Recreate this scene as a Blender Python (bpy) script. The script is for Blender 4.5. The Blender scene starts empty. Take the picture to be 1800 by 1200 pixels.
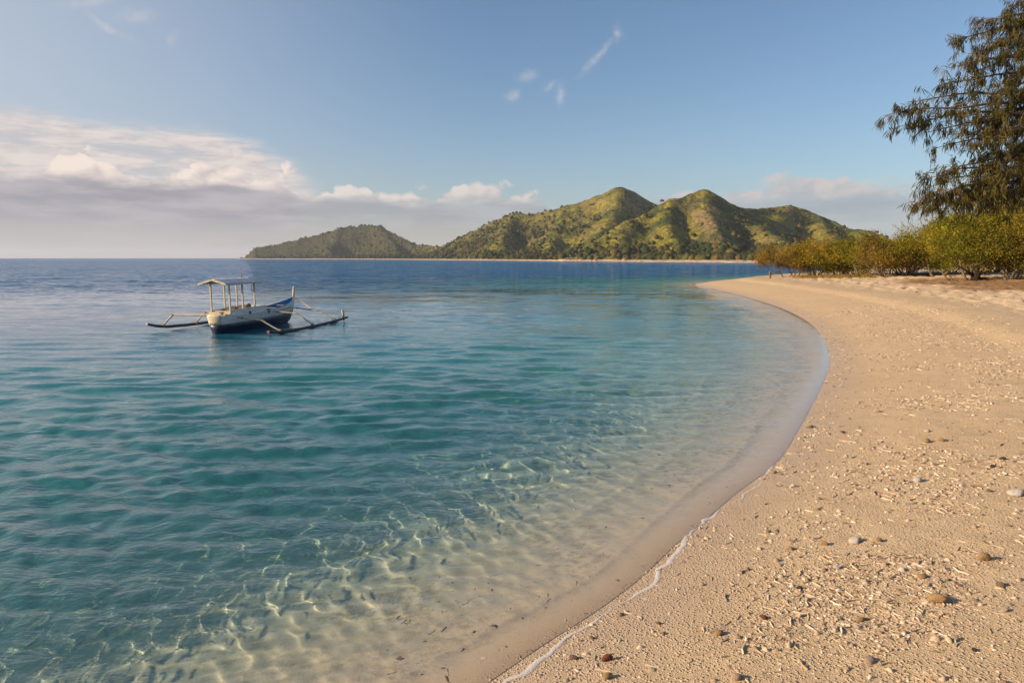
import bpy, bmesh, math, random
import numpy as np
from mathutils import Vector, Matrix

C = bpy.context.scene.collection
SC = bpy.context.scene
rng = np.random.default_rng(11)
random.seed(11)
R = math.radians

# ------------------------------------------------------------------ camera
EYE = 2.4                      # metres above the water
PITCH = math.atan(146.5 / 1200)
cam_d = bpy.data.cameras.new('camera')
cam = bpy.data.objects.new('camera', cam_d)
C.objects.link(cam)
cam.location = (0, 0, EYE)
cam.rotation_euler = (math.pi / 2 - PITCH, 0, 0)
cam_d.lens = 24
cam_d.sensor_width = 36
cam_d.clip_start = 0.1
cam_d.clip_end = 30000
SC.camera = cam

SUN_EL, SUN_AZ = 19.0, -99.0   # degrees; azimuth from +Y towards +X
sun_dir = Vector((math.sin(R(SUN_AZ)) * math.cos(R(SUN_EL)), math.cos(R(SUN_AZ)) * math.cos(R(SUN_EL)), math.sin(R(SUN_EL))))
sun_d = bpy.data.lights.new('sun', 'SUN')
sun_d.energy = 5.0
sun_d.angle = R(0.5)
sun_d.color = (1.0, 0.77, 0.52)
sun = bpy.data.objects.new('sun', sun_d)
C.objects.link(sun)
sun.rotation_euler = (-sun_dir).to_track_quat('-Z', 'Y').to_euler()
sun.location = (-50, -20, 40)

vs = SC.view_settings
SC.display_settings.display_device = 'sRGB'
vs.view_transform = 'Standard'
vs.look = 'None'
vs.exposure = 0.7
vs.gamma = 1.0
vs.use_curve_mapping = False
SC.render.engine = 'CYCLES'
cy = SC.cycles
cy.max_bounces = 8
cy.diffuse_bounces = 3
cy.glossy_bounces = 3
cy.transmission_bounces = 4
cy.transparent_max_bounces = 12
cy.volume_bounces = 1
cy.caustics_reflective = False
cy.caustics_refractive = True
cy.use_denoising = True
cy.sample_clamp_indirect = 6.0


# ------------------------------------------------------------------ node helper
class N:
    """Tiny expression builder over shader nodes."""
    def __init__(self, nt):
        self.nt = nt

    def node(self, t, **kw):
        n = self.nt.nodes.new(t)
        for k, v in kw.items():
            setattr(n, k, v)
        return n

    def put(self, sock, v):
        if isinstance(v, E):
            self.nt.links.new(v.s, sock)
        elif isinstance(v, bpy.types.NodeSocket):
            self.nt.links.new(v, sock)
        elif isinstance(v, (tuple, list)):
            if sock.type == 'RGBA' and len(v) == 3:
                v = (*v, 1)
            sock.default_value = v
        elif sock.type == 'RGBA':
            sock.default_value = (v, v, v, 1)
        elif sock.type == 'VECTOR':
            sock.default_value = (v, v, v)
        else:
            sock.default_value = v

    def m(self, op, a, b=None, c=None):
        n = self.node('ShaderNodeMath', operation=op)
        self.put(n.inputs[0], a)
        if b is not None:
            self.put(n.inputs[1], b)
        if c is not None:
            self.put(n.inputs[2], c)
        return E(self, n.outputs[0])

    def vm(self, op, a, b=None, scale=None):
        n = self.node('ShaderNodeVectorMath', operation=op)
        self.put(n.inputs[0], a)
        if b is not None:
            self.put(n.inputs[1], b)
        if scale is not None:
            self.put(n.inputs['Scale'], scale)
        return E(self, n.outputs[0])

    def noise(self, vec, scale, detail=3, rough=0.5, color=False, dist=0.0, dim='3D'):
        n = self.node('ShaderNodeTexNoise')
        n.noise_dimensions = dim
        self.put(n.inputs['Vector'], vec)
        self.put(n.inputs['Scale'], scale)
        n.inputs['Detail'].default_value = detail
        n.inputs['Roughness'].default_value = rough
        n.inputs['Distortion'].default_value = dist
        return E(self, n.outputs['Color'] if color else n.outputs['Fac'])

    def vor(self, vec, scale, feature='F1', color=False, rand=1.0, dim='3D'):
        n = self.node('ShaderNodeTexVoronoi')
        n.voronoi_dimensions = dim
        n.feature = feature
        self.put(n.inputs['Vector'], vec)
        self.put(n.inputs['Scale'], scale)
        if 'Randomness' in n.inputs:
            n.inputs['Randomness'].default_value = rand
        return E(self, n.outputs['Color'] if color else n.outputs['Distance'])

    def ss(self, v, a, b):
        n = self.node('ShaderNodeMapRange', interpolation_type='SMOOTHSTEP')
        self.put(n.inputs['Value'], v)
        self.put(n.inputs['From Min'], a)
        self.put(n.inputs['From Max'], b)
        return E(self, n.outputs['Result'])

    def mix(self, f, a, b):
        n = self.node('ShaderNodeMix', data_type='RGBA')
        self.put(n.inputs[0], f)
        self.put(n.inputs[6], a)
        self.put(n.inputs[7], b)
        return E(self, n.outputs[2])

    def mul(self, a, b):
        n = self.node('ShaderNodeMix', data_type='RGBA', blend_type='MULTIPLY')
        n.inputs[0].default_value = 1.0
        self.put(n.inputs[6], a)
        self.put(n.inputs[7], b)
        return E(self, n.outputs[2])

    def attr(self, name, color=False):
        n = self.node('ShaderNodeAttribute', attribute_name=name)
        return E(self, n.outputs['Color'] if color else n.outputs['Fac'])

    def sep(self, v):
        n = self.node('ShaderNodeSeparateXYZ')
        self.put(n.inputs[0], v)
        return [E(self, o) for o in n.outputs]

    def comb(self, x, y, z):
        n = self.node('ShaderNodeCombineXYZ')
        for i, v in enumerate((x, y, z)):
            self.put(n.inputs[i], v)
        return E(self, n.outputs[0])

    def pos(self):
        return E(self, self.node('ShaderNodeNewGeometry').outputs['Position'])

    def obj(self):
        return E(self, self.node('ShaderNodeTexCoord').outputs['Object'])

    def bump(self, h, strength=1.0, dist=0.02, normal=None):
        n = self.node('ShaderNodeBump')
        self.put(n.inputs['Height'], h)
        self.put(n.inputs['Strength'], strength)
        n.inputs['Distance'].default_value = dist
        if normal is not None:
            self.put(n.inputs['Normal'], normal)
        return E(self, n.outputs[0])


class E:
    def __init__(self, b, s):
        self.b, self.s = b, s
    def __add__(self, o): return self.b.m('ADD', self, o)
    def __radd__(self, o): return self.b.m('ADD', o, self)
    def __sub__(self, o): return self.b.m('SUBTRACT', self, o)
    def __rsub__(self, o): return self.b.m('SUBTRACT', o, self)
    def __mul__(self, o): return self.b.m('MULTIPLY', self, o)
    def __rmul__(self, o): return self.b.m('MULTIPLY', o, self)
    def __truediv__(self, o): return self.b.m('DIVIDE', self, o)
    def clamp(self): return self.b.m('MINIMUM', self.b.m('MAXIMUM', self, 0.0), 1.0)


# ------------------------------------------------------------------ sky
world = bpy.data.worlds.new('World')
SC.world = world
world.use_nodes = True
wt = world.node_tree
wt.nodes.clear()
w = N(wt)
SKY_STRENGTH = 0.15
sky = w.node('ShaderNodeTexSky')
sky.sky_type = 'NISHITA'
sky.sun_disc = False
sky.sun_elevation = R(SUN_EL)
sky.sun_rotation = R(SUN_AZ)
sky.altitude = 0
sky.air_density = 1.0
sky.dust_density = 0.6
sky.ozone_density = 2.2
tc = w.node('ShaderNodeTexCoord')
D = E(w, tc.outputs['Generated'])
dx, dy, dz = w.sep(D)
az = w.m('ARCTAN2', dx, dy) * 57.2958
el = w.m('ARCSINE', dz) * 57.2958


def bell(v, c, wd):
    q = (v - c) / wd
    return w.m('POWER', 2.718, q * q * -1.0)


def cell(v, a, b, soft):
    return w.ss(v, a - soft, a + soft) * (1.0 - w.ss(v, b - soft, b + soft))


# ---- low cumulus bank that runs round the horizon, heaped up towards the sun
ra_, re_ = az / 57.2958, el / 57.2958
dv = w.comb(ra_, re_ * 1.35, 0.0)
warp_ = w.vm('SUBTRACT', w.noise(dv, 34.0, 4, 0.6, True, dim='2D'), (0.5, 0.5, 0.5))
wv = w.vm('ADD', dv, w.vm('SCALE', warp_, scale=0.026))
big = w.noise(dv, 7.0, 2, 0.5, dim='2D')


def puffs(vec):
    """cauliflower height field: large heads carrying smaller ones"""
    d1 = w.vor(vec, 15.0, 'F1', dim='2D')
    d2 = w.vor(vec, 36.0, 'F1', dim='2D')
    d3 = w.vor(vec, 90.0, 'F1', dim='2D')
    return (0.62 - d1 * d1 * 1.5) * 0.9 + (0.5 - d2 * d2 * 1.5) * 0.5 + (0.5 - d3) * 0.16


pf = puffs(wv)
pf_sun = puffs(w.vm('ADD', wv, (-0.010, 0.012, 0.0)))       # the same heads a little nearer the sun
left = 1.0 - w.ss(az, -18.5, -15.6)
heap = bell(az, -32.2, 1.5) * 2.3 + bell(az, -22.0, 2.8) * 1.7 + bell(az, -18.4, 1.6) * 1.2 - bell(az, -28.4, 1.6) * 0.3 - bell(az, -36.5, 2.5) * 0.3
gap = bell(az, 5.5, 3.0) * -1.2 + bell(az, 11.0, 5.0) * -0.6 + bell(az, 21.0, 5.0) * 0.5 + bell(az, -3.0, 5.0) * 0.35
soft_n = (w.noise(dv, 60.0, 5, 0.65, dim='2D') - 0.5)
top = 4.9 + (big - 0.5) * 1.2 + pf * (1.5 + left * 0.9) + soft_n * (0.8 - left * 0.3) + heap + gap
top = w.m('MAXIMUM', top, left * 5.75 + soft_n)
under = top - el
edge = w.mix(w.ss(w.noise(dv, 12.0, 2, dim='2D'), .4, .65), 0.30, 0.9)
a_cum = w.ss(under, -0.10, edge)
base_h = 5.35 + left * 0.15 - (1.0 - left) * 0.75 + (w.noise(w.comb(ra_, re_ * 3.5, 0.0), 11.0, 4, 0.6, dim='2D') - 0.5) * 1.5
head = w.ss(el - base_h, -0.45, 0.45)
relief = ((pf - pf_sun) * 1.5 + 0.62).clamp()
sunward = 1.0 - w.ss(az, -25.0, 30.0)
c_lit = w.mix(sunward, (0.66, 0.55, 0.51), (0.92, 0.79, 0.70))
c_shade = w.mix(sunward, (0.42, 0.42, 0.46), (0.60, 0.53, 0.52))
c_base = w.mix(sunward, (0.36, 0.385, 0.455), (0.40, 0.385, 0.425))
band_n = w.noise(w.comb(ra_, re_ * 5.5, 0.0), 7.0, 5, 0.6, dim='2D')
c_base = w.mul(c_base, w.mix(w.ss(band_n, .3, .7), (0.80, 0.81, 0.85), (1.20, 1.16, 1.11)))
c_cum = w.mix(head, c_base, w.mix(relief, c_shade, c_lit))
low_fade = 0.25 + 0.75 * w.ss(el + (band_n - .5) * 1.6, 1.3, 3.4)
a_cum = a_cum * w.mix(w.ss(left + head, 0.0, 0.9), 0.80, 0.95) * (0.78 + left * 0.22) * low_fade
# ---- high veil above the left bank
streak = w.noise(w.comb(ra_ + re_ * 0.6, re_ * 7.0, 0.0), 9.0, 6, 0.62, dist=0.5, dim='2D')
fine = w.noise(w.comb(ra_, re_ * 3.5, 0.0), 30.0, 5, 0.65, dim='2D')
vtop = 9.9 + (w.noise(w.comb(ra_, re_ * 3.0, 0.0), 7.0, 4, 0.6, dim='2D') - 0.5) * 2.4 - w.ss(az, -25.0, -14.0) * 3.0
vd = (w.ss(vtop - el, -0.4, 1.5)) * (1.0 - w.ss(az + (fine - .5) * 4.0, -18.5, -14.5))
a_veil = (vd * w.ss(el, 3.6, 5.4) * (0.62 + 0.6 * w.ss(streak, 0.30, 0.62)) * (0.75 + 0.5 * fine)).clamp() * 0.9
c_veil = w.mix(w.ss(streak * 0.6 + fine * 0.4, 0.36, 0.62), (0.60, 0.54, 0.54), (0.80, 0.71, 0.665))
# ---- small high wisps, torn by the wind
wv2 = w.vm('ADD', dv, w.vm('SCALE', w.vm('SUBTRACT', w.noise(dv, 18.0, 4, 0.6, True, dim='2D'), (0.5, 0.5, 0.5)), scale=0.06))
wn = w.noise(wv2, 42.0, 6, 0.68, dim='2D')
wq_ = (w.noise(dv, 14.0, 3, 0.6, dim='2D') - 0.5)
spots = None
# azimuth, elevation, half length, half width, slope
for (sa, se, ra, re, sl_) in ((-30.6, 16.9, 1.9, .40, .25), (-29.4, 15.7, 1.4, .38, -.6), (-25.3, 15.4, .7, .40, .8), (-27.5, 16.6, 1.3, .5, .1),
                              (6.6, 15.4, 1.7, .42, .95), (8.4, 17.2, .55, .7, 0.0), (1.1, 14.2, .9, .5, .1), (3.0, 13.5, .5, .4, .4), (3.9, 12.9, .4, 1.0, .3), (0.2, 12.9, .6, .5, .2)):
    da = az - sa + wq_ * 2.0
    q = bell(da, 0.0, ra) * bell(el - se - da * sl_ + wq_ * 0.8, 0.0, re)
    spots = q if spots is None else w.m('MAXIMUM', spots, q)
a_wisp = (w.ss(spots * (1.9 * wn - 0.25), 0.02, 1.3) * 0.42).clamp()
# ---- haze near the horizon
hz = w.m('POWER', 2.718, el * -0.24) * 0.84
c_hz = w.mix(sunward, (0.335, 0.36, 0.44), (0.44, 0.365, 0.36))
SKYC = w.vm('SCALE', E(w, sky.outputs[0]), scale=SKY_STRENGTH)
SKYC = w.mul(SKYC, (0.80, 0.86, 0.91))
# broad sunlit aerosol glow: paler towards the sun
pale = (1.0 - w.ss(az, -52.0, 0.0)) * (1.0 - w.ss(el, 12.0, 60.0)) * 0.72
col = w.mix(pale, SKYC, (0.60, 0.61, 0.64))
col = w.mix(a_wisp, col, (0.76, 0.68, 0.66))
col = w.mix(hz.clamp(), col, c_hz)
col = w.mix(a_veil, col, c_veil)
col = w.mix(a_cum.clamp(), col, c_cum)
bg = w.node('ShaderNodeBackground')
w.put(bg.inputs['Color'], col)
bg.inputs['Strength'].default_value = 0.62
wo = w.node('ShaderNodeOutputWorld')
wt.links.new(bg.outputs[0], wo.inputs['Surface'])


# ------------------------------------------------------------------ generic helpers
def tag(o, label=None, cat=None, group=None, kind=None):
    if label: o['label'] = label
    if cat: o['category'] = cat
    if group: o['group'] = group
    if kind: o['kind'] = kind
    return o


def link(name, me, parent=None, loc=None):
    o = bpy.data.objects.new(name, me)
    C.objects.link(o)
    if parent is not None:
        o.parent = parent
    if loc is not None:
        o.location = loc
    return o


def empty(name, loc, rz=0.0):
    o = bpy.data.objects.new(name, None)
    C.objects.link(o)
    o.location = loc
    o.rotation_euler = (0, 0, rz)
    o.empty_display_size = 0.3
    return o


def np_mesh(name, verts, quads, mat=None, smooth=False, tris=None):
    """mesh from numpy arrays; quads (n,4) and/or tris (m,3)"""
    me = bpy.data.meshes.new(name)
    verts = np.asarray(verts, np.float32)
    nq = 0 if quads is None else len(quads)
    nt_ = 0 if tris is None else len(tris)
    me.vertices.add(len(verts))
    me.vertices.foreach_set('co', verts.ravel())
    loops = []
    if nq: loops.append(np.asarray(quads, np.int32).ravel())
    if nt_: loops.append(np.asarray(tris, np.int32).ravel())
    lv = np.concatenate(loops)
    me.loops.add(len(lv))
    me.loops.foreach_set('vertex_index', lv)
    me.polygons.add(nq + nt_)
    starts = np.concatenate([np.arange(nq, dtype=np.int32) * 4, nq * 4 + np.arange(nt_, dtype=np.int32) * 3])
    me.polygons.foreach_set('loop_start', starts.astype(np.int32))
    if smooth:
        me.polygons.foreach_set('use_smooth', np.ones(nq + nt_, bool))
    me.update(calc_edges=True)
    if mat: me.materials.append(mat)
    return me


def add_attr(me, name, vals):
    a = me.attributes.new(name, 'FLOAT', 'POINT')
    a.data.foreach_set('value', np.asarray(vals, np.float32))


def add_col(me, name, cols):
    a = me.attributes.new(name, 'FLOAT_COLOR', 'POINT')
    c = np.ones((len(cols), 4), np.float32)
    c[:, :3] = cols
    a.data.foreach_set('color', c.ravel())


def mat_new(name):
    m = bpy.data.materials.new(name)
    m.use_nodes = True
    m.node_tree.nodes.clear()
    b = N(m.node_tree)
    out = b.node('ShaderNodeOutputMaterial')
    return m, b, out


def principled(b, out, color, rough=0.6, normal=None, spec=0.5, **kw):
    p = b.node('ShaderNodeBsdfPrincipled')
    b.put(p.inputs['Base Color'], color)
    b.put(p.inputs['Roughness'], rough)
    p.inputs['Specular IOR Level'].default_value = spec
    if normal is not None:
        b.put(p.inputs['Normal'], normal)
    for k, v in kw.items():
        b.put(p.inputs[k], v)
    b.nt.links.new(p.outputs[0], out.inputs['Surface'])
    return p


# value noise in numpy -------------------------------------------------------
def _hash(ix, iy, seed):
    n = (ix.astype(np.int64) * 374761393 + iy.astype(np.int64) * 668265263 + seed * 974711) & 0x7fffffff
    n = ((n ^ (n >> 13)) * 1274126177) & 0x7fffffff
    n = n ^ (n >> 16)
    return (n & 0xffff) / 65535.0


def vnoise(x, y, seed=0):
    xi, yi = np.floor(x), np.floor(y)
    fx, fy = x - xi, y - yi
    fx = fx * fx * fx * (fx * (fx * 6 - 15) + 10)
    fy = fy * fy * fy * (fy * (fy * 6 - 15) + 10)
    a = _hash(xi, yi, seed); b = _hash(xi + 1, yi, seed)
    c = _hash(xi, yi + 1, seed); d = _hash(xi + 1, yi + 1, seed)
    return (a + (b - a) * fx) * (1 - fy) + (c + (d - c) * fx) * fy


def fbm(x, y, oct=4, seed=0, gain=0.5):
    s, a, t = 0, 1.0, 0
    for i in range(oct):
        s = s + a * vnoise(x * 2 ** i + 17.3 * i, y * 2 ** i - 9.1 * i, seed + i)
        t += a
        a *= gain
    return s / t


def sstep(v, a, b):
    t = np.clip((v - a) / (b - a), 0, 1)
    return t * t * (3 - 2 * t)


# survey of the photograph: image point (of 1800x1200) -> a sight line from the camera
def sight(px, py):
    cx, cyy = (px - 900) / 1200.0, -(py - 600) / 1200.0
    return np.array([cx, math.cos(PITCH) + cyy * math.sin(PITCH), -math.sin(PITCH) + cyy * math.cos(PITCH)])


def at_z(px, py, z=0.0):
    d = sight(px, py)
    t = (z - EYE) / d[2]
    return np.array([d[0] * t, d[1] * t, z])


def at_y(px, py, y):
    d = sight(px, py)
    t = y / d[1]
    return np.array([d[0] * t, y, EYE + d[2] * t])


# ------------------------------------------------------------------ shoreline and ground
shore_px = [(860, 1200), (960, 1130), (1050, 1075), (1130, 1015), (1190, 955), (1240, 915), (1300, 862), (1370, 815),
            (1410, 745), (1440, 690), (1462, 640), (1452, 600), (1425, 566), (1372, 540), (1305, 520), (1250, 507), (1219, 500.5)]
shore = [at_z(*p)[:2] for p in shore_px]
s0, s1 = shore[0], shore[3]
dirn = (s1 - s0) / np.linalg.norm(s1 - s0)
shore = [s0 - dirn * 60 + np.array([-30, 0]), s0 - dirn * 20 + np.array([-4, 0]), s0 - dirn * 5] + shore
tip = shore[-1]
shore += [tip + np.array([0.9, 2.6]), at_z(1250, 495.0)[:2], at_z(1295, 491.0)[:2], at_z(1335, 488.3)[:2]]
e = shore[-1]
shore += [e + np.array([7, 9]), e + np.array([24, 40]), e + np.array([70, 120]), e + np.array([190, 190])]
# smooth it
P = np.array(shore)
for _ in range(2):
    Q = [P[0]]
    for i in range(len(P) - 1):
        Q += [P[i] * .75 + P[i + 1] * .25, P[i] * .25 + P[i + 1] * .75]
    Q.append(P[-1])
    P = np.array(Q)
SH = P
SHA = np.concatenate([[0], np.cumsum(np.linalg.norm(np.diff(SH, axis=0), axis=1))])


def seg_dist(x, y, poly, arc=None):
    best = np.full(x.shape, 1e18)
    bt = np.zeros(x.shape)
    for i in range(len(poly) - 1):
        ax, ay = poly[i]; bx, by = poly[i + 1]
        vx, vy = bx - ax, by - ay
        L = vx * vx + vy * vy
        t = np.clip(((x - ax) * vx + (y - ay) * vy) / L, 0, 1)
        d = (x - ax - t * vx) ** 2 + (y - ay - t * vy) ** 2
        k = d < best
        best = np.where(k, d, best)
        if arc is not None:
            bt = np.where(k, arc[i] + t * math.sqrt(L), bt)
    return np.sqrt(best), bt


def inside(x, y, poly):
    r = np.zeros(x.shape, bool)
    n = len(poly)
    for i in range(n):
        x1, y1 = poly[i]; x2, y2 = poly[(i + 1) % n]
        if y1 == y2: continue
        c = (y1 > y) != (y2 > y)
        r ^= c & (x < (x2 - x1) * (y - y1) / (y2 - y1) + x1)
    return r


LAND = np.vstack([SH, [[700, SH[-1][1]], [700, -400], [SH[0][0], -400]]])


def shore_s(x, y):
    """signed distance to the water's edge (+ on land) and the arc length along it"""
    d, t = seg_dist(x, y, SH, SHA)
    return np.where(inside(x, y, LAND), d, -d), t


def ground_z(x, y, s=None, t=None, fine=True):
    x = np.asarray(x, float); y = np.asarray(y, float)
    if s is None:
        s, t = shore_s(x, y)
    land = 0.92 * (1 - np.exp(-np.maximum(s, 0) / 5.5))
    land = land + 0.10 * sstep(s, 3.4, 4.3) - 0.07 * sstep(s, 4.6, 6.5) + 0.25 * sstep(s, 9, 20)
    q = -np.minimum(s, 0)
    sea = -(0.165 * np.minimum(q, 1.2) + 0.190 * np.clip(q - 1.2, 0, 9) + 0.09 * np.clip(q - 10, 0, 30) + 0.04 * np.clip(q - 40, 0, 60))
    z = np.where(s > 0, land, sea)
    if fine:
        r = np.hypot(x, y)
        damp = 1 / (1 + (r / 60) ** 2)
        z = z + (fbm(x * .35, y * .35, 3, 5) - .5) * 0.10 * sstep(s, 1.0, 5.0)
        # churned dry sand with footprints behind the berm
        rough = sstep(s, 5.2, 8.0)
        foot = fbm(x * 2.6, y * 1.9, 3, 9)
        z = z + rough * ((foot - .5) * 0.22 - 0.10 * sstep(np.abs(vnoise(x * 2.9, y * 2.0, 21) - .5), .20, .34))
        # small relief of the lower beach
        z = z + (fbm(x * 3.1, y * 3.1, 3, 31) - .5) * 0.022 * sstep(s, 0.3, 1.6)
        # ripples and rubble banks on the sea bed
        z = z + np.where(s < 0, (fbm(x * 2.1, y * 2.1, 3, 41) - .5) * 0.10 * sstep(q, 0.4, 2.5) + (fbm(x * .22, y * .3, 3, 43) - .5) * 0.6 * sstep(q, 4, 14), 0)
    return z


def on_ground(px, py):
    """where the sight line through an image point meets the beach"""
    d = sight(px, py)
    z = 0.5
    for _ in range(14):
        t = (z - EYE) / d[2]
        z = 0.5 * z + 0.5 * float(ground_z(np.array([d[0] * t]), np.array([d[1] * t]))[0])
    t = (z - EYE) / d[2]
    return Vector((d[0] * t, d[1] * t, z))


def polar(radii, angs):
    rr, aa = np.meshgrid(radii, angs, indexing='ij')
    x = rr * np.sin(aa); y = rr * np.cos(aa)
    nr, na = rr.shape
    i = np.arange((nr - 1) * na).reshape(nr - 1, na)[:, :-1]
    q = np.stack([i, i + na, i + na + 1, i + 1], -1).reshape(-1, 4)[:, ::-1]
    return x.ravel(), y.ravel(), q


# --- ground sheet (beach + sea bed), full circle, fine in front
ang = np.concatenate([np.linspace(-180, -52, 40)[:-1], np.linspace(-52, -4, 170)[:-1], np.linspace(-4, 46, 330)[:-1], np.linspace(46, 180, 44)])
rad = np.concatenate([[0.05, .4, .8, 1.2, 1.6], np.geomspace(2.0, 90, 460), np.geomspace(95, 9000, 60)])
gx, gy, gq = polar(rad, np.radians(ang))
gs, gt = shore_s(gx, gy)
gz = ground_z(gx, gy, gs, gt)

sand, b, out = mat_new('sand')
pos = b.pos()
s_at = b.attr('shore')
n_big = b.noise(pos, 0.45, 4, 0.55)
n_mid = b.noise(pos, 4.0, 5, 0.6)
n_fine = b.noise(pos, 60.0, 4, 0.7)
grit = b.vor(pos, 38.0, 'F1')
grit2 = b.vor(pos, 95.0, 'F1')
base = b.mix(n_big, (0.52, 0.376, 0.218), (0.625, 0.468, 0.290))
base = b.mix(b.ss(n_mid, 0.42, 0.75) * 0.5, base, (0.40, 0.285, 0.185))
base = b.mix(b.ss(n_fine, 0.52, 0.8) * 0.5, base, (0.68, 0.56, 0.43))
base = b.mix(b.ss(grit, 0.30, 0.05) * b.ss(b.noise(pos, 1.3, 3), .42, .66) * 0.55, base, (0.72, 0.63, 0.52))
fleck = b.ss(b.noise(pos, 24.0, 4, 0.7), 0.57, 0.68) * b.ss(b.noise(pos, 0.9, 4, 0.6), 0.40, 0.62)
base = b.mix(fleck * b.ss(s_at, 0.2, 1.2) * 0.55, base, (0.27, 0.185, 0.115))
# paler dry sand high on the beach
base = b.mix(b.ss(s_at, 4.0, 9.0) * 0.55, base, (0.655, 0.50, 0.345))
# orange-brown needle litter below the trees
base = b.mix(b.attr('litter') * b.ss(b.noise(pos, 2.2, 4, 0.6), 0.12, 0.5), base, (0.26, 0.150, 0.065))
# wet margin
wet = 1.0 - b.ss(s_at + (n_mid - 0.5) * 0.25 + (n_big - 0.5) * 0.5, 0.05, 1.15)
wet_land = wet * b.ss(s_at, -0.3, 0.0)
base = b.mix(wet_land * 0.45, base, (0.40, 0.30, 0.225))
base = b.mix(b.ss(s_at, 0.0, -0.35) * 0.8, base, b.mix(n_mid, (0.50, 0.385, 0.28), (0.68, 0.545, 0.41)))
# sea grass / dead coral patches further out on the bed
deep = b.ss(s_at, -4.5, -8.0)
patch = b.ss(b.noise(b.vm('MULTIPLY', pos, (1.0, 0.75, 0.0)), 0.16, 4, 0.55), 0.46, 0.60) * deep
base = b.mix(patch * 0.85, base, (0.045, 0.065, 0.05))
rub = b.ss(b.noise(pos, 11.0, 5, 0.7), 0.46, 0.60) * b.ss(s_at, -0.1, -0.7) * (0.35 + 0.65 * b.ss(b.noise(pos, 1.1, 3), .4, .6))
base = b.mix(rub * 0.62, base, (0.27, 0.20, 0.135))
hgt = n_mid * 0.5 + n_fine * 0.35 + b.ss(grit, 0.45, 0.0) * 0.7 + b.ss(grit2, 0.5, 0.0) * 0.3
nb = b.bump(hgt, b.m('SUBTRACT', 0.85, b.ss(s_at, 0.05, -0.15) * 0.68), 0.025)
rgh = b.m('SUBTRACT', 0.92, wet_land * 0.5)
principled(b, out, base, rgh, nb, spec=0.3)

me = np_mesh('beach', np.stack([gx, gy, gz], 1), gq, sand, smooth=True)
add_attr(me, 'shore', gs)
lit_c = [on_ground(1690, 493), on_ground(1760, 496), on_ground(1820, 503), on_ground(1650, 496)]
lit_v = np.zeros(len(gx))
for c_, rr_ in zip(lit_c, (4.2, 4.6, 4.0, 3.0)):
    lit_v = np.maximum(lit_v, sstep(np.hypot(gx - c_.x, (gy - c_.y) * 0.9) / rr_ + (fbm(gx * .5, gy * .5, 3, 77) - .5) * .9, 1.15, 0.45))
add_attr(me, 'litter', lit_v)
beach = tag(link('beach', me), kind='structure')

# ------------------------------------------------------------------ water
wang = np.concatenate([np.linspace(-180, -50, 30)[:-1], np.linspace(-50, 31, 560)[:-1], np.linspace(31, 60, 30)[:-1], np.linspace(60, 180, 24)])
wrad = np.concatenate([[0.05, .6, 1.2, 1.8], np.geomspace(2.2, 46, 560), np.geomspace(47, 160, 90)[1:], np.geomspace(165, 9000, 50)])
wx, wy, wq = polar(wrad, np.radians(wang))
ws_, wt_ = shore_s(wx, wy)
wr = np.hypot(wx, wy)
wz = np.zeros(len(wx))
qd = -np.minimum(ws_, 0)
amp_env = (0.35 * sstep(qd, 0.05, 0.6) + 0.65 * sstep(qd, 0.3, 3.5)) * (1 / (1 + (wr / 70) ** 3))
gust = 0.55 + 0.9 * fbm(wx * .09, wy * .16, 3, 61)
wr2 = np.random.default_rng(5)
warp = (fbm(wx * .25, wy * .25, 3, 66) - .5) * 1.6
for i in range(44):
    lam = 0.13 * (1.45 / 0.13) ** (i / 43)
    k = 2 * math.pi / lam
    th = wr2.normal(0, R(16) if lam > .5 else R(42)) + R(-10)
    kx, ky = math.sin(th) * k, -math.cos(th) * k
    slope = 0.050 * (1.0 if lam < .55 else (.55 / lam) ** .9)
    ph = kx * wx + ky * wy + wr2.uniform(0, 6.28) + warp * k * 0.35
    c_ = np.sin(ph)
    env = 0.35 + 1.3 * vnoise(wx / (lam * 5.0) + i * 7, wy / (lam * 2.0), 200 + i)
    mesh_ok = sstep(lam / np.maximum(wr * 0.0078, 1e-3), 3.0, 6.0)
    shal = (0.55 + 0.45 * sstep(qd, 2.0, 7.0)) if lam < .40 else 0.35 + 0.65 * sstep(qd, 1.0, 6.0)
    wz += shal * mesh_ok * env * (slope / k) * (c_ + 0.25 * np.cos(2 * ph))
wz *= amp_env * gust
# small wavelets running in, parallel to the water's edge
wob = (fbm(wt_ * .35, wt_ * 0 + 3.3, 3, 71) - .5)
wob2 = (fbm(wt_ * 1.3, wt_ * 0 + 1.3, 3, 73) - .5)
for (c0, wd, hh, sd) in ((0.7, .16, .009, 1), (1.45, .22, .012, 2), (2.5, .26, .010, 3)):
    cc = c0 * (1 + 0.5 * wob + 0.16 * wob2) + 0.5 * (fbm(wt_ * .2, wt_ * 0 + sd * 9., 2, 80 + sd) - .5)
    u = (qd - cc) / wd
    on = sstep(fbm(wt_ * .45, wt_ * 0 + sd * 5., 3, 90 + sd), .30, .70)
    wz += np.where(ws_ < 0, hh * on * np.where(u < 0, np.exp(-(u * 1.9) ** 2), np.exp(-(u * .8) ** 2)), 0)
keep = (ws_ < 0.5)
kq = keep[wq].all(axis=1)
wz = np.where(wr > 300, -0.02, wz)

water, b, out = mat_new('water')
pos = b.pos()
dep = b.attr('depth')
far = b.attr('far')
rufn = b.attr('ruffle')
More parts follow.
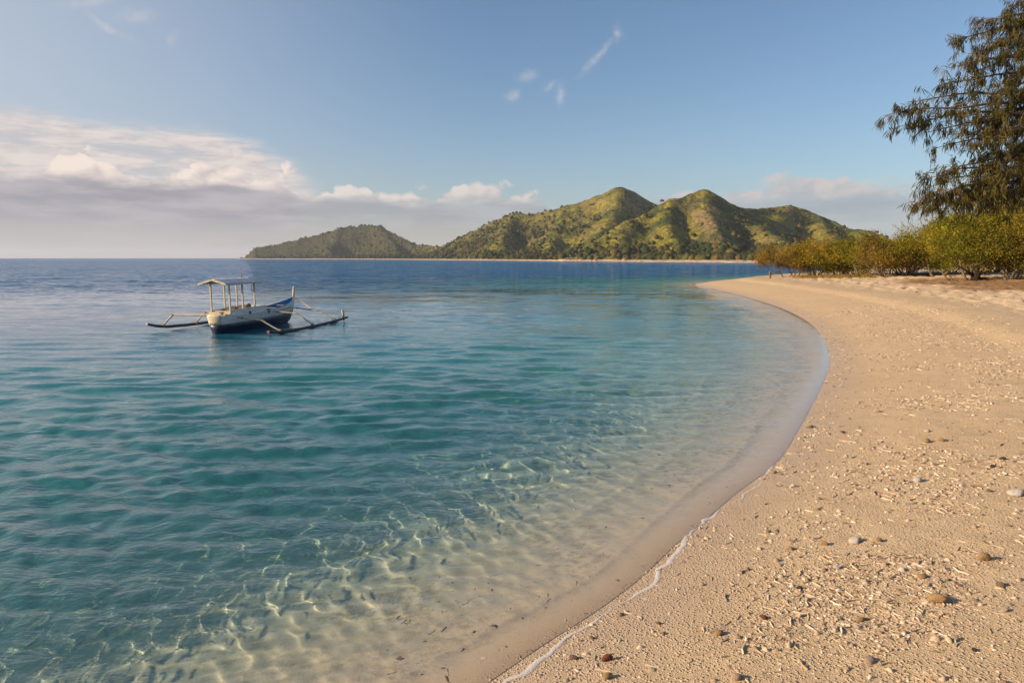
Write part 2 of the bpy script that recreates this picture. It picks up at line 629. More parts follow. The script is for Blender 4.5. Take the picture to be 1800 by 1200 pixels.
# fine capillary ripples: slopes taken straight from noise, so that they also hold far out
p1 = b.vm('MULTIPLY', pos, (0.55, 1.0, 1.0))
sl = b.vm('SCALE', b.vm('SUBTRACT', b.noise(p1, 5.5, 3, 0.55, True, 0.5), (0.5, 0.5, 0.5)), scale=b.m('ADD', 0.17, far * 0.3))
sl2 = b.vm('SCALE', b.vm('SUBTRACT', b.noise(p1, 1.5, 3, 0.6, True, 0.4), (0.5, 0.5, 0.5)), scale=b.m('ADD', 0.12, far * 2.7))
sl3 = b.vm('SCALE', b.vm('SUBTRACT', b.noise(b.vm('MULTIPLY', pos, (0.3, 1.0, 1.0)), 0.4, 3, 0.6, True, 0.4), (0.5, 0.5, 0.5)), scale=far * 2.6)
slope = b.vm('SCALE', b.vm('ADD', b.vm('ADD', sl, sl2), sl3), scale=rufn)
slope = b.vm('MULTIPLY', slope, (0.8, 1.0, 0.0))
p2 = b.vm('ADD', b.vm('MULTIPLY', pos, (0.6, 1.0, 1.0)), b.vm('SCALE', b.noise(pos, 0.8, 2, .5, True), scale=0.5))
r1 = 1.0 - b.m('ABSOLUTE', b.noise(p2, 3.2, 3, 0.55) - 0.5) * 2.0
r2 = 1.0 - b.m('ABSOLUTE', b.noise(p2, 8.5, 3, 0.6) - 0.5) * 2.0
geo_n = b.bump(r1 * 0.7 + r2 * 0.3, b.m('MULTIPLY', rufn, 1.0), 0.050)
nrm = b.vm('NORMALIZE', b.vm('ADD', geo_n, slope))
inc = E(b, b.node('ShaderNodeNewGeometry').outputs['Incoming'])
vdn = b.node('ShaderNodeVectorMath', operation='DOT_PRODUCT')
b.put(vdn.inputs[0], nrm); b.put(vdn.inputs[1], inc)
cosv = b.m('ABSOLUTE', E(b, vdn.outputs['Value'])).clamp()
fres = 0.02 + b.m('POWER', 1.0 - cosv, 5.0) * 0.98
gl = b.node('ShaderNodeBsdfGlossy')
gl.distribution = 'GGX'
gl.inputs['Color'].default_value = (1, 1, 1, 1)
gl.inputs['Roughness'].default_value = 0.03
b.put(gl.inputs['Normal'], nrm)
# the body of the water: clear at the edge, absorbing red first, scattering blue-green with depth
KR, KG, KB = 0.72, 0.19, 0.15
tr = b.node('ShaderNodeBsdfRefraction')
tr.inputs['IOR'].default_value = 1.333
tr.inputs['Roughness'].default_value = 0.0
tcol = b.node('ShaderNodeCombineColor')
for i, k in enumerate((KR, KG, KB)):
    b.put(tcol.inputs[i], b.m('POWER', 2.718, dep * -k) * 1.16)   # 1.16: light kept in by internal reflection
b.nt.links.new(tcol.outputs[0], tr.inputs['Color'])

df = b.node('ShaderNodeBsdfDiffuse')
body = b.mix(b.ss(dep, 0.8, 4.2), (0.036, 0.285, 0.315), (0.011, 0.108, 0.260))
b.put(df.inputs['Color'], body)
wgt = 1.0 - b.m('POWER', 2.718, dep * -0.42)
m1 = b.node('ShaderNodeMixShader')
b.put(m1.inputs[0], wgt)
b.nt.links.new(tr.outputs[0], m1.inputs[1])
b.nt.links.new(df.outputs[0], m1.inputs[2])
m2 = b.node('ShaderNodeMixShader')
b.put(m2.inputs[0], fres)
b.nt.links.new(m1.outputs[0], m2.inputs[1])
b.nt.links.new(gl.outputs[0], m2.inputs[2])
b.nt.links.new(m2.outputs[0], out.inputs['Surface'])

used = np.unique(wq[kq])
remap = np.full(len(wx), -1); remap[used] = np.arange(len(used))
me = np_mesh('sea', np.stack([wx, wy, wz], 1)[used], remap[wq[kq]], water, smooth=True)
dv_ = np.maximum(0, -ground_z(wx, wy, ws_, wt_, fine=False) + (fbm(wx * .13, wy * .16, 3, 44) - .5) * 1.3 * sstep(qd, 2.5, 8))
dv_ = np.maximum(dv_, 0) * (ws_ < 0)
dv_ += sstep(wr, 60, 160) * 4
add_attr(me, 'depth', dv_[used])
add_attr(me, 'far', sstep(wr, 18, 70)[used])
band = fbm(wx * .012, wy * .05, 3, 99)
ruf = 0.55 + 0.65 * sstep(wr + (band - .5) * 40, 40, 66) + 0.5 * (band - .5)
add_attr(me, 'ruffle', (ruf * sstep(qd, -0.05, 0.5))[used])
sea = tag(link('sea', me), kind='structure')
sea.cycles.is_caustics_caster = True
beach.cycles.is_caustics_receiver = True
sun_d.cycles.is_caustics_light = True

# thin line of foam where the swash ends
foam, b, out = mat_new('foam')
principled(b, out, b.mix(b.noise(b.pos(), 40, 3), (0.46, 0.41, 0.37), (0.70, 0.63, 0.57)), 0.45, b.bump(b.noise(b.pos(), 90, 3), .5, .01))
arc = np.arange(0, SHA[-1], 0.03)
fxx = np.interp(arc, SHA, SH[:, 0]); fyy = np.interp(arc, SHA, SH[:, 1])
tx = np.gradient(fxx); ty = np.gradient(fyy)
ln = np.hypot(tx, ty); nx_, ny_ = ty / ln, -tx / ln       # towards land
sel = (np.hypot(fxx, fyy) < 14) & (fyy > 1.0)
i0, i1 = np.where(sel)[0][[0, -1]]
sl_ = slice(i0, i1 + 1)
prof = [(-1.0, -.01), (-.5, .5), (.15, .75), (.7, .45), (1.0, -.01)]
V, qs, vo = [], [], 0
for li, (off0, wig, w0, lo, hi, far_) in enumerate(((0.06, .24, 1.0, .28, .52, 12.5),)):
    off = off0 + (fbm(arc * 1.1, arc * 0 + li * 7., 4, 301) - .5) * wig + (fbm(arc * 6, arc * 0 + li * 5., 3, 303) - .5) * .07
    wdt = 0.004 + 0.026 * np.clip(fbm(arc * 2.7, arc * 0 + 4 + li, 4, 305) - .28, 0, 1) * 1.7 * w0
    wdt = wdt * sstep(fbm(arc * .8, arc * 0 + 8 + li * 3., 4, 307), lo, hi) * sstep(np.hypot(fxx, fyy), far_, far_ * .55) + 0.0006
    cxs, cys = (fxx + nx_ * off)[sl_], (fyy + ny_ * off)[sl_]
    nxs, nys, wds = nx_[sl_], ny_[sl_], wdt[sl_]
    n_ = len(cxs)
    for (u_, h_) in prof:
        X = cxs + nxs * u_ * wds; Y = cys + nys * u_ * wds
        V.append(np.stack([X, Y, np.maximum(ground_z(X, Y), 0.004) + 0.001 + h_ * wds * .22], 1))
    for j in range(len(prof) - 1):
        i = np.arange(n_ - 1) + j * n_ + vo
        i = i[(wds[:-1] > .0012)]
        qs.append(np.stack([i, i + 1, i + 1 + n_, i + n_], 1))
    vo += n_ * len(prof)
tag(link('swash_foam', np_mesh('swash_foam', np.concatenate(V), np.concatenate(qs), foam, True)), kind='stuff')

# ------------------------------------------------------------------ far hills
hr = [  # ridge lines surveyed as (image x, image y, distance)
    [(428, 454, 1740), (445, 437, 1750), (500, 425, 1760), (560, 413, 1750), (600, 400, 1740), (640, 396, 1720), (665, 397, 1700), (700, 416, 1600), (735, 431, 1500), (780, 433, 1350)],
    [(780, 433, 1300), (830, 409, 1150), (870, 388, 1050), (905, 375, 980), (935, 376, 960), (965, 371, 940), (1000, 361, 900), (1040, 349, 870), (1075, 334, 850), (1092, 329, 840), (1110, 336, 840), (1150, 360, 840), (1200, 374, 860)],
    [(985, 455, 535), (1020, 439, 545), (1060, 415, 560), (1100, 391, 575), (1140, 371, 590), (1180, 354, 600), (1215, 341, 610), (1240, 335, 615), (1265, 348, 625), (1300, 365, 650), (1330, 367, 680), (1360, 364, 700), (1390, 363, 710), (1420, 371, 700), (1460, 388, 680), (1500, 404, 650), (1530, 405, 620), (1560, 419, 600), (1620, 434, 560), (1800, 447, 500)],
    [(1238, 337, 612), (1240, 368, 572), (1258, 398, 530), (1272, 430, 480), (1280, 445, 450)],
    [(1180, 354, 600), (1172, 385, 560), (1178, 415, 520), (1190, 440, 480)],
    [(1100, 391, 575), (1095, 415, 550), (1090, 440, 515)],
    [(1390, 364, 705), (1362, 388, 640), (1338, 400, 560), (1368, 418, 500), (1392, 438, 440)],
    [(1440, 380, 690), (1450, 405, 610), (1475, 428, 540)],
    [(1092, 329, 840), (1085, 362, 780), (1060, 402, 720), (1040, 432, 650)],
    [(1000, 361, 900), (985, 392, 830), (970, 428, 720)],
    [(905, 375, 980), (890, 402, 900), (880, 428, 790)],
    [(830, 409, 1150), (822, 430, 1020)],
    [(665, 397, 1700), (690, 425, 1560), (700, 440, 1430)],
    [(600, 400, 1740), (590, 425, 1650), (580, 440, 1560)],
]
hr = [np.array([at_y(*p) for p in r_]) for r_ in hr]
coast = np.array([at_z(425, 455.1)[:2] + [-30, 40], at_z(440, 455.3)[:2], at_z(560, 455.6)[:2], at_z(700, 456.2)[:2], at_z(860, 457.6)[:2], at_z(960, 458.9)[:2], at_z(1060, 459.4)[:2],
                  at_z(1130, 460.2)[:2], at_z(1240, 461.0)[:2], at_z(1330, 461.8)[:2], at_z(1420, 462.8)[:2], at_z(1560, 464.5)[:2], [420, 310]])
ISL = np.vstack([coast, [[900, 310], [900, 2300], [-750, 2300]]])
hang = np.radians(np.linspace(-22.5, 39, 1000))
hrad = np.geomspace(330, 2100, 190)
hx, hy, hq = polar(hrad, hang)
cd, ct = seg_dist(hx, hy, coast)
cd = np.where(inside(hx, hy, ISL), cd, -cd)
hh = np.full(len(hx), -5.0)
ridge_near = np.full(len(hx), 1e9)
for ri, r_ in enumerate(hr):
    pl = r_[:, :2]
    arc_ = np.concatenate([[0], np.cumsum(np.linalg.norm(np.diff(pl, axis=0), axis=1))])
    d_, t_ = seg_dist(hx, hy, pl, arc_)
    zr = np.interp(t_, arc_, r_[:, 2])
    sl_p = 0.66
    hgt = zr - sl_p * (np.sqrt(d_ * d_ + 16) - 4) * (0.8 + 0.45 * fbm(hx * .012, hy * .012, 2, 400 + ri))
    ridge_near = np.minimum(ridge_near, d_)
    if ri == 3: spine = sstep(d_, 16, 4) * sstep(zr, 12, 25)
    hh = np.maximum(hh, hgt) + 0.25 * np.minimum(6, np.maximum(0, 6 - np.abs(hh - hgt)))
rel = np.clip(hh / 60, 0, 1)
away = sstep(ridge_near, 3, 40)
gul = np.abs(fbm(hx * .022, hy * .016, 4, 420) - .5) * 2
gul2 = np.abs(fbm(hx * .055 + gul, hy * .04, 3, 424) - .5) * 2
hh = hh - away * (gul * 15 + gul2 * 7) * sstep(hh, 3, 30) + (fbm(hx * .08, hy * .08, 3, 430) - .5) * 3.5 * sstep(hh, 2, 12)
apron = np.clip(cd * 0.09, -6, 1.5) + np.clip(cd - 12, 0, 200) * 0.018
hh = np.where(cd < 60, np.minimum(hh, np.maximum(apron, apron + (cd - 2) * 1.0)), hh)
hh = np.maximum(hh, apron)
hh = np.minimum(hh, cd * 1.4 + 0.2)
hq = hq[(hh[hq] > -1.5).any(axis=1)]
used = np.unique(hq)
remap = np.full(len(hx), -1); remap[used] = np.arange(len(used))

hill_m, b, out = mat_new('hill_ground')
pos = b.pos()
px_, py_, pz_ = b.sep(pos)
geo = b.node('ShaderNodeNewGeometry')
nz = b.sep(E(b, geo.outputs['Normal']))[2]
n1 = b.noise(pos, 0.035, 5, 0.6)
n2 = b.noise(pos, 0.16, 5, 0.65)
g = b.mix(b.ss(n2, 0.35, 0.65), (0.125, 0.122, 0.020), (0.29, 0.235, 0.038))
g = b.mix(b.ss(n1, 0.42, 0.62), g, (0.05, 0.066, 0.018))
g = b.mix(b.ss(b.noise(pos, 0.028, 4, 0.6), 0.52, 0.66) * 0.6, g, (0.17, 0.118, 0.05))
rock = b.ss(nz, 0.86, 0.70) * b.ss(n2, 0.42, 0.58) * b.ss(b.noise(pos, 0.02, 2), 0.40, 0.6)
g = b.mix(rock * 0.75, g, (0.27, 0.185, 0.115))
g = b.mix(b.attr('cliff') * b.ss(n2, .35, .6) * 0.85, g, (0.25, 0.165, 0.105))
g = b.mix(1.0 - b.ss(pz_ + (n2 - .5) * .6, 1.0, 1.5), g, (0.62, 0.47, 0.34))
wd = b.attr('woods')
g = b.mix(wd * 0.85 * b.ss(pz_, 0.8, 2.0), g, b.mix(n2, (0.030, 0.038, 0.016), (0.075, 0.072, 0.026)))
scrub = b.vor(b.vm('ADD', pos, b.vm('SCALE', b.noise(pos, .2, 3, .6, True), scale=4.0)), 0.30, 'F1')
g = b.mul(g, b.mix(b.ss(scrub, 0.2, 0.75), (1.12, 1.11, 1.08), (0.80, 0.84, 0.82)))
principled(b, out, g, 0.95, b.bump(n2 * 1.2 - scrub * (b.attr('woods') * 0.6 + 0.2), 1.0, 4.0), spec=0.1)
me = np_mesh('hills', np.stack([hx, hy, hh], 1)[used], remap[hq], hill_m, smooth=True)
pxx = hx / hy * 1200 + 900
fr_n = fbm(hx * .018, hy * .018, 3, 500)
cliff = sstep(pxx, 480, 440) * sstep(hh, 22, 9) * sstep(hh, 0.5, 2) + sstep(np.abs(pxx - 1045), 75, 55) * sstep(cd, 16, 8) * sstep(hh, .2, .8) * sstep(hy, 700, 600)
rat = hx / hy
woods = np.maximum(sstep(rat, -.08, -.16), .75 * sstep(rat, .10, .02) * sstep(fr_n, .30, .5) * (0.35 + .65 * sstep(ridge_near, 5, 30)))  # wooded slopes; whole left hill included, its weaker light painted in as darker colour
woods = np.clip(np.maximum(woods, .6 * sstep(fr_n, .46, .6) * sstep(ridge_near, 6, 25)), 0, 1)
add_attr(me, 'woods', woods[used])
add_attr(me, 'cliff', np.clip(cliff + spine * sstep(fbm(hx * .1, hy * .1, 3, 444), .42, .55), 0, 1)[used])
tag(link('hills', me), kind='structure')

# woodland on the hills: many low-poly crowns joined into one far-off mass
ico = bmesh.new()
bmesh.ops.create_icosphere(ico, subdivisions=2, radius=1)
iv = np.array([v.co[:] for v in ico.verts]); itri = np.array([[v.index for v in f.verts] for f in ico.faces])
ico.free()
ico1 = bmesh.new()
bmesh.ops.create_icosphere(ico1, subdivisions=1, radius=1)
iv1 = np.array([v.co[:] for v in ico1.verts]); it1 = np.array([[v.index for v in f.verts] for f in ico1.faces])
ico1.free()
ico0 = bmesh.new()
bmesh.ops.create_icosphere(ico0, subdivisions=1, radius=1)
bmesh.ops.delete(ico0, geom=[f for f in ico0.faces if f.calc_center_median().z < -.45], context='FACES')
iv0 = np.array([v.co[:] for v in ico0.verts]); it0 = np.array([[v.index for v in f.verts] for f in ico0.faces])
ico0.free()
wood_m, b, out = mat_new('far_foliage')
vc = b.attr('tint', True)
nn = b.noise(b.pos(), 0.9, 4, 0.7)
cc = b.mul(vc, b.mix(nn, (0.45, 0.45, 0.45), (1.5, 1.5, 1.4)))
principled(b, out, cc, 1.0, b.bump(nn, 1.0, 1.5), spec=0.05)
lefthill = sstep(hx / hy, -.10, -.18)
dens = (0.10 + 0.85 * sstep(fr_n, .43, .60)) * (0.12 + 0.9 * sstep(ridge_near, 6, 30)) + .5 * lefthill + .35 * sstep(hx / hy, .12, .0)
dens = np.maximum(dens, 1.1 * sstep(hh, 16, 5))
ok = (hh > 1.35) & (cd > 7) & (rng.random(len(hx)) < dens)
# even out for the polar grid's density
wgt_ = (np.hypot(hx, hy) / 800) ** 1.3
ok &= rng.random(len(hx)) < np.clip(wgt_ * 1.3, 0, 1)
idx = np.where(ok)[0]
idx = rng.permutation(idx)[:34000]
Vs, Ts, Cs = [], [], []
o_ = 0
for k in idx:
    sz = rng.uniform(1.2, 2.9) * (1.25 if hh[k] < 10 else 0.85) * (0.9 + 0.25 * (hy[k] > 1100))
    v = iv0 * (1 + rng.uniform(-.3, .3, (len(iv0), 1)))
    v = v * np.array([sz * rng.uniform(.85, 1.25), sz * rng.uniform(.85, 1.25), sz * rng.uniform(.7, 1.1)])
    v = v + np.array([hx[k] + rng.uniform(-3, 3), hy[k] + rng.uniform(-3, 3), hh[k] + sz * 0.35])
    Vs.append(v); Ts.append(it0 + o_); o_ += len(v)
    cbase = np.array([0.040, 0.052, 0.016]) if rng.random() < .62 else np.array([0.090, 0.088, 0.024])
    if rng.random() < .12: cbase = np.array([0.14, 0.10, 0.035])
    Cs.append(np.repeat((cbase * rng.uniform(.7, 1.3) * (1 - .42 * woods[k]))[None], len(v), 0))  # crowns darker inside woods; on the left hill this paints in weaker light
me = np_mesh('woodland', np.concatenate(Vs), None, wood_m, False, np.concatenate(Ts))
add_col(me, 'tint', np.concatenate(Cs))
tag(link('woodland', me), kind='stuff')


# ------------------------------------------------------------------ tubes etc.
class MB:
    """collects simple solids, links them as one mesh object"""
    def __init__(self):
        self.v, self.f = [], []

    def tube(self, pts, rads, n=8, caps=True):
        pts = [Vector(p) for p in pts]
        o = len(self.v)
        up = Vector((0.13, 0.31, 1)).normalized()
        for i, p in enumerate(pts):
            a = pts[max(i - 1, 0)]; c = pts[min(i + 1, len(pts) - 1)]
            t = (c - a).normalized()
            s = t.cross(up)
            if s.length < .05: s = t.cross(Vector((1, 0, 0)))
            s.normalize(); u = s.cross(t)
            r = rads[i] if isinstance(rads, (list, tuple, np.ndarray)) else rads
            for k in range(n):
                q = 2 * math.pi * k / n
                self.v.append(p + (s * math.cos(q) + u * math.sin(q)) * r)
        for i in range(len(pts) - 1):
            for k in range(n):
                k2 = (k + 1) % n
                self.f.append((o + i * n + k, o + i * n + k2, o + (i + 1) * n + k2, o + (i + 1) * n + k))
        if caps:
            self.f.append(tuple(o + k for k in range(n))[::-1])
            e_ = o + (len(pts) - 1) * n
            self.f.append(tuple(e_ + k for k in range(n)))
        return self

    def box(self, c, h, rot=None):
        o = len(self.v)
        for sx in (-1, 1):
            for sy in (-1, 1):
                for sz in (-1, 1):
                    q = Vector((sx * h[0], sy * h[1], sz * h[2]))
                    if rot is not None: q = rot @ q
                    self.v.append(Vector(c) + q)
        for f in ((0, 1, 3, 2), (4, 6, 7, 5), (0, 4, 5, 1), (2, 3, 7, 6), (0, 2, 6, 4), (1, 5, 7, 3)):
            self.f.append(tuple(o + i for i in f))
        return self

    def grid(self, rows, flip=False, close=False):
        """rows: list of equally long point lists -> quads between them"""
        o = len(self.v); n = len(rows[0])
        for r_ in rows:
            self.v += [Vector(p) for p in r_]
        for i in range(len(rows) - 1):
            for k in range(n - (0 if close else 1)):
                k2 = (k + 1) % n
                f = (o + i * n + k, o + i * n + k2, o + (i + 1) * n + k2, o + (i + 1) * n + k)
                self.f.append(f[::-1] if flip else f)
        return self

    def mesh(self, name, mat, smooth=False, bevel=0.0, solid=0.0):
        me = bpy.data.meshes.new(name)
        me.from_pydata([tuple(v) for v in self.v], [], self.f)
        bm = bmesh.new(); bm.from_mesh(me)
        if solid:
            bmesh.ops.solidify(bm, geom=bm.faces[:], thickness=solid)
        bmesh.ops.recalc_face_normals(bm, faces=bm.faces)
        if bevel:
            es = [e_ for e_ in bm.edges if len(e_.link_faces) == 2 and e_.calc_face_angle(0) > .6]
            bmesh.ops.bevel(bm, geom=es, offset=bevel, segments=2, affect='EDGES', clamp_overlap=True)
        for f in bm.faces: f.smooth = smooth
        bm.to_mesh(me); bm.free()
        me.materials.append(mat)
        return me

    def build(self, name, mat, parent=None, smooth=False, bevel=0.0, solid=0.0):
        return link(name, self.mesh(name, mat, smooth, bevel, solid), parent)


def paint(name, col, dirt=(0.2, 0.16, 0.11), amount=0.5, rough=0.55, scale=6.0, spec=0.4):
    m, b, out = mat_new(name)
    o = b.obj()
    n1 = b.noise(b.vm('MULTIPLY', o, (1.5, .8, 2.2)), scale, 5, 0.65)
    n2 = b.noise(o, scale * 6, 4, 0.6)
    c = b.mix(b.ss(n1, 0.45, 0.75) * amount, col, dirt)
    c = b.mix(b.ss(n2, .55, .8) * amount * .4, c, tuple(min(1, x * 1.25) for x in col))
    principled(b, out, c, b.m('ADD', rough - .1, n1 * .25), b.bump(n2, .3, .004), spec=spec)
    return m


# ------------------------------------------------------------------ the outrigger boat
m_white = paint('boat_white', (0.74, 0.71, 0.66), (0.30, 0.24, 0.17), .5)
m_cream = paint('boat_cream', (0.62, 0.53, 0.38), (0.26, 0.17, 0.09), .6)
m_navy = paint('boat_navy', (0.010, 0.016, 0.045), (0.02, 0.03, 0.03), .5, .4)
m_blue = paint('boat_blue', (0.035, 0.20, 0.42), (0.03, 0.09, 0.16), .5)
m_deck = paint('boat_deck', (0.30, 0.22, 0.14), (0.10, 0.07, 0.045), .7)
m_pole = paint('bare_pole', (0.50, 0.42, 0.32), (0.14, 0.10, 0.07), .6, .7)
m_float = paint('dark_float', (0.050, 0.045, 0.040), (0.12, 0.10, 0.08), .6, .6)
m_roof = paint('roof_sheet', (0.46, 0.48, 0.50), (0.30, 0.29, 0.27), .4, .5)
m_rope = paint('rope', (0.36, 0.28, 0.12), (0.2, 0.15, 0.06), .5, .9)
m_dark = paint('tyre_dark', (0.03, 0.03, 0.03), (0.05, 0.045, 0.04), .4, .8)
m_red = paint('mast_red', (0.30, 0.10, 0.06), (0.12, 0.06, 0.05), .4, .7)
m_grey = paint('tarp', (0.10, 0.095, 0.09), (0.06, 0.05, 0.045), .4, .9)

stern = at_z(378, 587.5)
boat = empty('outrigger_boat', (stern[0], stern[1], 0), -R(12))
tag(boat, 'small white and navy outrigger boat with pitched canopy roof moored in the shallows', 'boat')
YS = [0.0, .25, .6, 1.1, 1.7, 2.3, 2.9, 3.4, 3.85, 4.2, 4.5, 4.72, 4.86]
HB = [.25, .31, .37, .42, .45, .45, .42, .37, .30, .225, .145, .075, .025]
GZ = [.58, .575, .57, .57, .575, .59, .61, .645, .69, .745, .81, .875, .935]
KZ = [-.16, -.19, -.21, -.22, -.22, -.21, -.20, -.18, -.14, -.06, .09, .36, .66]
BZ = [.30, .30, .30, .305, .31, .32, .335, .35, .365, .385, .40, .47, .70]


def section(i, z0, z1, n):
    pts = []
    for k in range(n + 1):
        z = z0 + (z1 - z0) * k / n
        f = max(0.0, min(1.0, (z - KZ[i]) / (GZ[i] - KZ[i])))
        wdt_ = HB[i] * (0.12 + 0.88 * f ** 0.55) * (1 if i else 1)
        pts.append((wdt_, YS[i] + 0.10 * (1 - f) * (i == 0) - 0.0, z))
    return pts


def two_sided(z_lo, z_hi, n):
    rows = []
    for i in range(len(YS)):
        r_ = section(i, z_lo[i], z_hi[i], n)
        rows.append([(-x, y, z) for (x, y, z) in r_[::-1]] + r_ if z_lo is KZ else r_)
    return rows


# navy lower hull (keel to paint line) and white topsides above it
mb = MB(); mb.grid(two_sided(KZ, BZ, 5))
mb.build('lower_hull', m_navy, boat, True, solid=.012)
for sgn in (-1, 1):
    mb = MB()
    mb.grid([[(sgn * x, y, z) for (x, y, z) in section(i, BZ[i], GZ[i], 5)] for i in range(len(YS))], flip=sgn < 0)
    mb.build('topside_plank', m_white, boat, True, solid=.014)
    # rubbing strake
    mb = MB()
    pts = [(sgn * (HB[i] + .012), YS[i], GZ[i] - .012) for i in range(len(YS))]
    mb.tube(pts, .017, 6); mb.build('rubbing_strake', m_cream if sgn < 0 else m_white, boat, True)
    # blue lining inside the open bow
    mb = MB()
    rws = []
    for i in range(5, len(YS)):
        s_ = section(i, max(KZ[i] + .28 * (GZ[i] - KZ[i]), KZ[i]), GZ[i] + .018, 4)
        rws.append([(sgn * max(x - .022, .004), y, z) for (x, y, z) in s_])
    mb.grid(rws, flip=sgn > 0); mb.build('bow_lining', m_blue, boat, True, solid=.008)
# transom: curved, tall, cream
rws = []
n = 8
tr_pts = section(0, KZ[0], BZ[0], 4) + section(0, BZ[0], GZ[0] + .05, 4)[1:]
for dy_ in (-0.012, 0.03):
    pass
mb = MB()
rows_ = []
for (x, y, z) in tr_pts:
    rows_.append([(x * u, y - 0.012 - 0.05 * (1 - u * u), z) for u in np.linspace(-1, 1, 9)])
cut = 4
mb.grid(rows_[cut:]); mb.build('transom_board', m_cream, boat, True, solid=.02)
mb = MB(); mb.grid(rows_[:cut + 1]); mb.build('transom_foot', m_navy, boat, True, solid=.02)
mb = MB()
mb.box((0, .02, GZ[0] + .045), (.285, .055, .022)); mb.build('stern_cap', m_cream, boat, bevel=.008)
# decks
mb = MB()
mb.grid([[(-HB[i] + .02, YS[i], GZ[i] - .05), (HB[i] - .02, YS[i], GZ[i] - .05)] for i in range(0, 6)])
mb.build('deck', m_deck, boat, solid=.02)
mb = MB()
mb.grid([[(-HB[i] * .75, YS[i], GZ[i] - .22), (HB[i] * .75, YS[i], GZ[i] - .22)] for i in range(5, 12)])
mb.build('bow_floor', m_deck, boat, solid=.02)
mb = MB(); mb.box((0, 3.35, .60), (.34, .07, .014)); mb.build('thwart', m_deck, boat, bevel=.004)
mb = MB(); mb.box((0, 3.95, .66), (.25, .06, .014)); mb.build('thwart', m_deck, boat, bevel=.004)
# raised coaming round the canopy well
for sgn in (-1, 1):
    mb = MB()
    rows_ = []
    for y in np.linspace(.38, 2.28, 8):
        hb = np.interp(y, YS, HB) - .035
        zt = .70 + .055 * sstep(np.array(y), .5, 1.5)
        rows_.append([(sgn * hb, y, .54), (sgn * (hb - .01), y, float(zt))])
    mb.grid(rows_); mb.build('coaming_side', m_white, boat, solid=.022)
    mb = MB()
    mb.tube([(sgn * (np.interp(y, YS, HB) - .045), y, .712 + .055 * float(sstep(np.array(y), .5, 1.5))) for y in np.linspace(.38, 2.28, 7)], .018, 6)
    mb.build('coaming_rail', m_cream, boat, True)
mb = MB(); mb.box((0, .385, .63), (.30, .012, .085)); mb.build('coaming_end', m_cream, boat, bevel=.004)
mb = MB(); mb.box((0, 2.28, .66), (.40, .012, .11)); mb.build('coaming_end', m_white, boat, bevel=.004)
mb = MB(); mb.box((0, 1.0, .69), (.34, .10, .014)); mb.build('bench', m_deck, boat, bevel=.004)
mb = MB(); mb.box((0, 1.75, .72), (.36, .10, .014)); mb.build('bench', m_deck, boat, bevel=.004)
mb = MB(); mb.box((-.05, .16, .655), (.20, .085, .035)); mb.build('stern_locker', m_cream, boat, bevel=.012)
mb = MB(); mb.box((.03, .26, .66), (.12, .03, .03)); mb.build('stern_hatch', m_dark, boat, bevel=.008)
# posts and roof
ZE, ZR = 1.59, 1.735
RX = .50; RY0, RY1 = -.02, 1.93
for (px_o, py_o) in ((-.335, .36), (.335, .36), (-.335, 1.06), (.335, 1.06), (-.335, 1.74), (.335, 1.74)):
    mb = MB()
    ztop = ZE + (ZR - ZE) * (1 - abs(px_o) / RX) - .012
    mb.box((px_o, py_o, (.60 + ztop) / 2), (.024, .024, (ztop - .60) / 2)); mb.build('canopy_post', m_cream, boat, bevel=.005)
for sgn in (-1, 1):
    mb = MB()
    rows_ = []
    for j, u in enumerate(np.linspace(0, 1, 9)):
        z = ZR + (ZE - ZR) * u
        rows_.append([(sgn * RX * u, y, z + .004 * math.sin(14 * y + u * 3) - .012 * math.sin((y - RY0) / (RY1 - RY0) * math.pi) * u) for y in np.linspace(RY0, RY1, 24)])
    mb.grid(rows_); mb.build('roof_panel', m_roof, boat, True, solid=.012)
    for y in (RY0 - .011, RY1 + .011):
        mb = MB()
        ang_ = math.atan2(ZR - ZE, RX)
        L = math.hypot(RX, ZR - ZE) / 2
        rot = Matrix.Rotation(sgn * ang_, 3, 'Y')
        mb.box((sgn * RX / 2, y, (ZR + ZE) / 2 - .018), (L, .009, .026), rot); mb.build('gable_board', m_cream, boat)
    mb = MB(); mb.tube([(sgn * .335, RY0 + .02, ZE + .036), (sgn * .335, RY1 - .02, ZE + .036)], .016, 6); mb.build('roof_rail', m_cream, boat)
    mb = MB(); mb.box((sgn * (RX - .012), (RY0 + RY1) / 2, ZE - .02), (.008, (RY1 - RY0) / 2 - .01, .016)); mb.build('eave_batten', m_cream, boat)
for y in (.36, 1.06, 1.74):
    mb = MB(); mb.box((0, y, ZE + .028), (.335, .015, .018)); mb.build('roof_beam', m_cream, boat)
mb = MB(); mb.box((0, (RY0 + RY1) / 2, ZR - .02), (.018, (RY1 - RY0) / 2 - .02, .02)); mb.build('ridge_beam', m_cream, boat)
# aerial mast
mb = MB(); mb.tube([(-.30, 2.0, .60), (-.31, 2.02, 1.3), (-.33, 2.04, 2.06)], [.020, .016, .010], 6); mb.build('mast', m_red, boat, True)
# stem post
mb = MB()
mb.tube([(0, 4.62, .50), (0, 4.76, .72), (0, 4.86, .95), (0, 4.885, 1.14), (0, 4.90, 1.34)], [.035, .04, .05, .045, .022], 8)
mb.build('stem_post', m_pole, boat, True)
# small dark fender tyres on the starboard side
for (y, z) in ((1.28, .60), (2.38, .56)):
    mb = MB()
    hb = np.interp(y, YS, HB) + .012
    ring = [(hb + .004, y + .045 * math.cos(q), z + .045 * math.sin(q)) for q in np.linspace(0, 2 * math.pi, 13)]
    mb.tube(ring, .015, 6, caps=False); mb.build('fender', m_dark, boat, True)
# things lying on the cabin top
mb = MB()
mb.tube([(.12, 1.52, .755), (.18, 1.62, .80), (.10, 1.75, .79), (.0, 1.86, .765)], [.05, .085, .08, .04], 8); mb.build('tarpaulin', m_grey, boat, True)
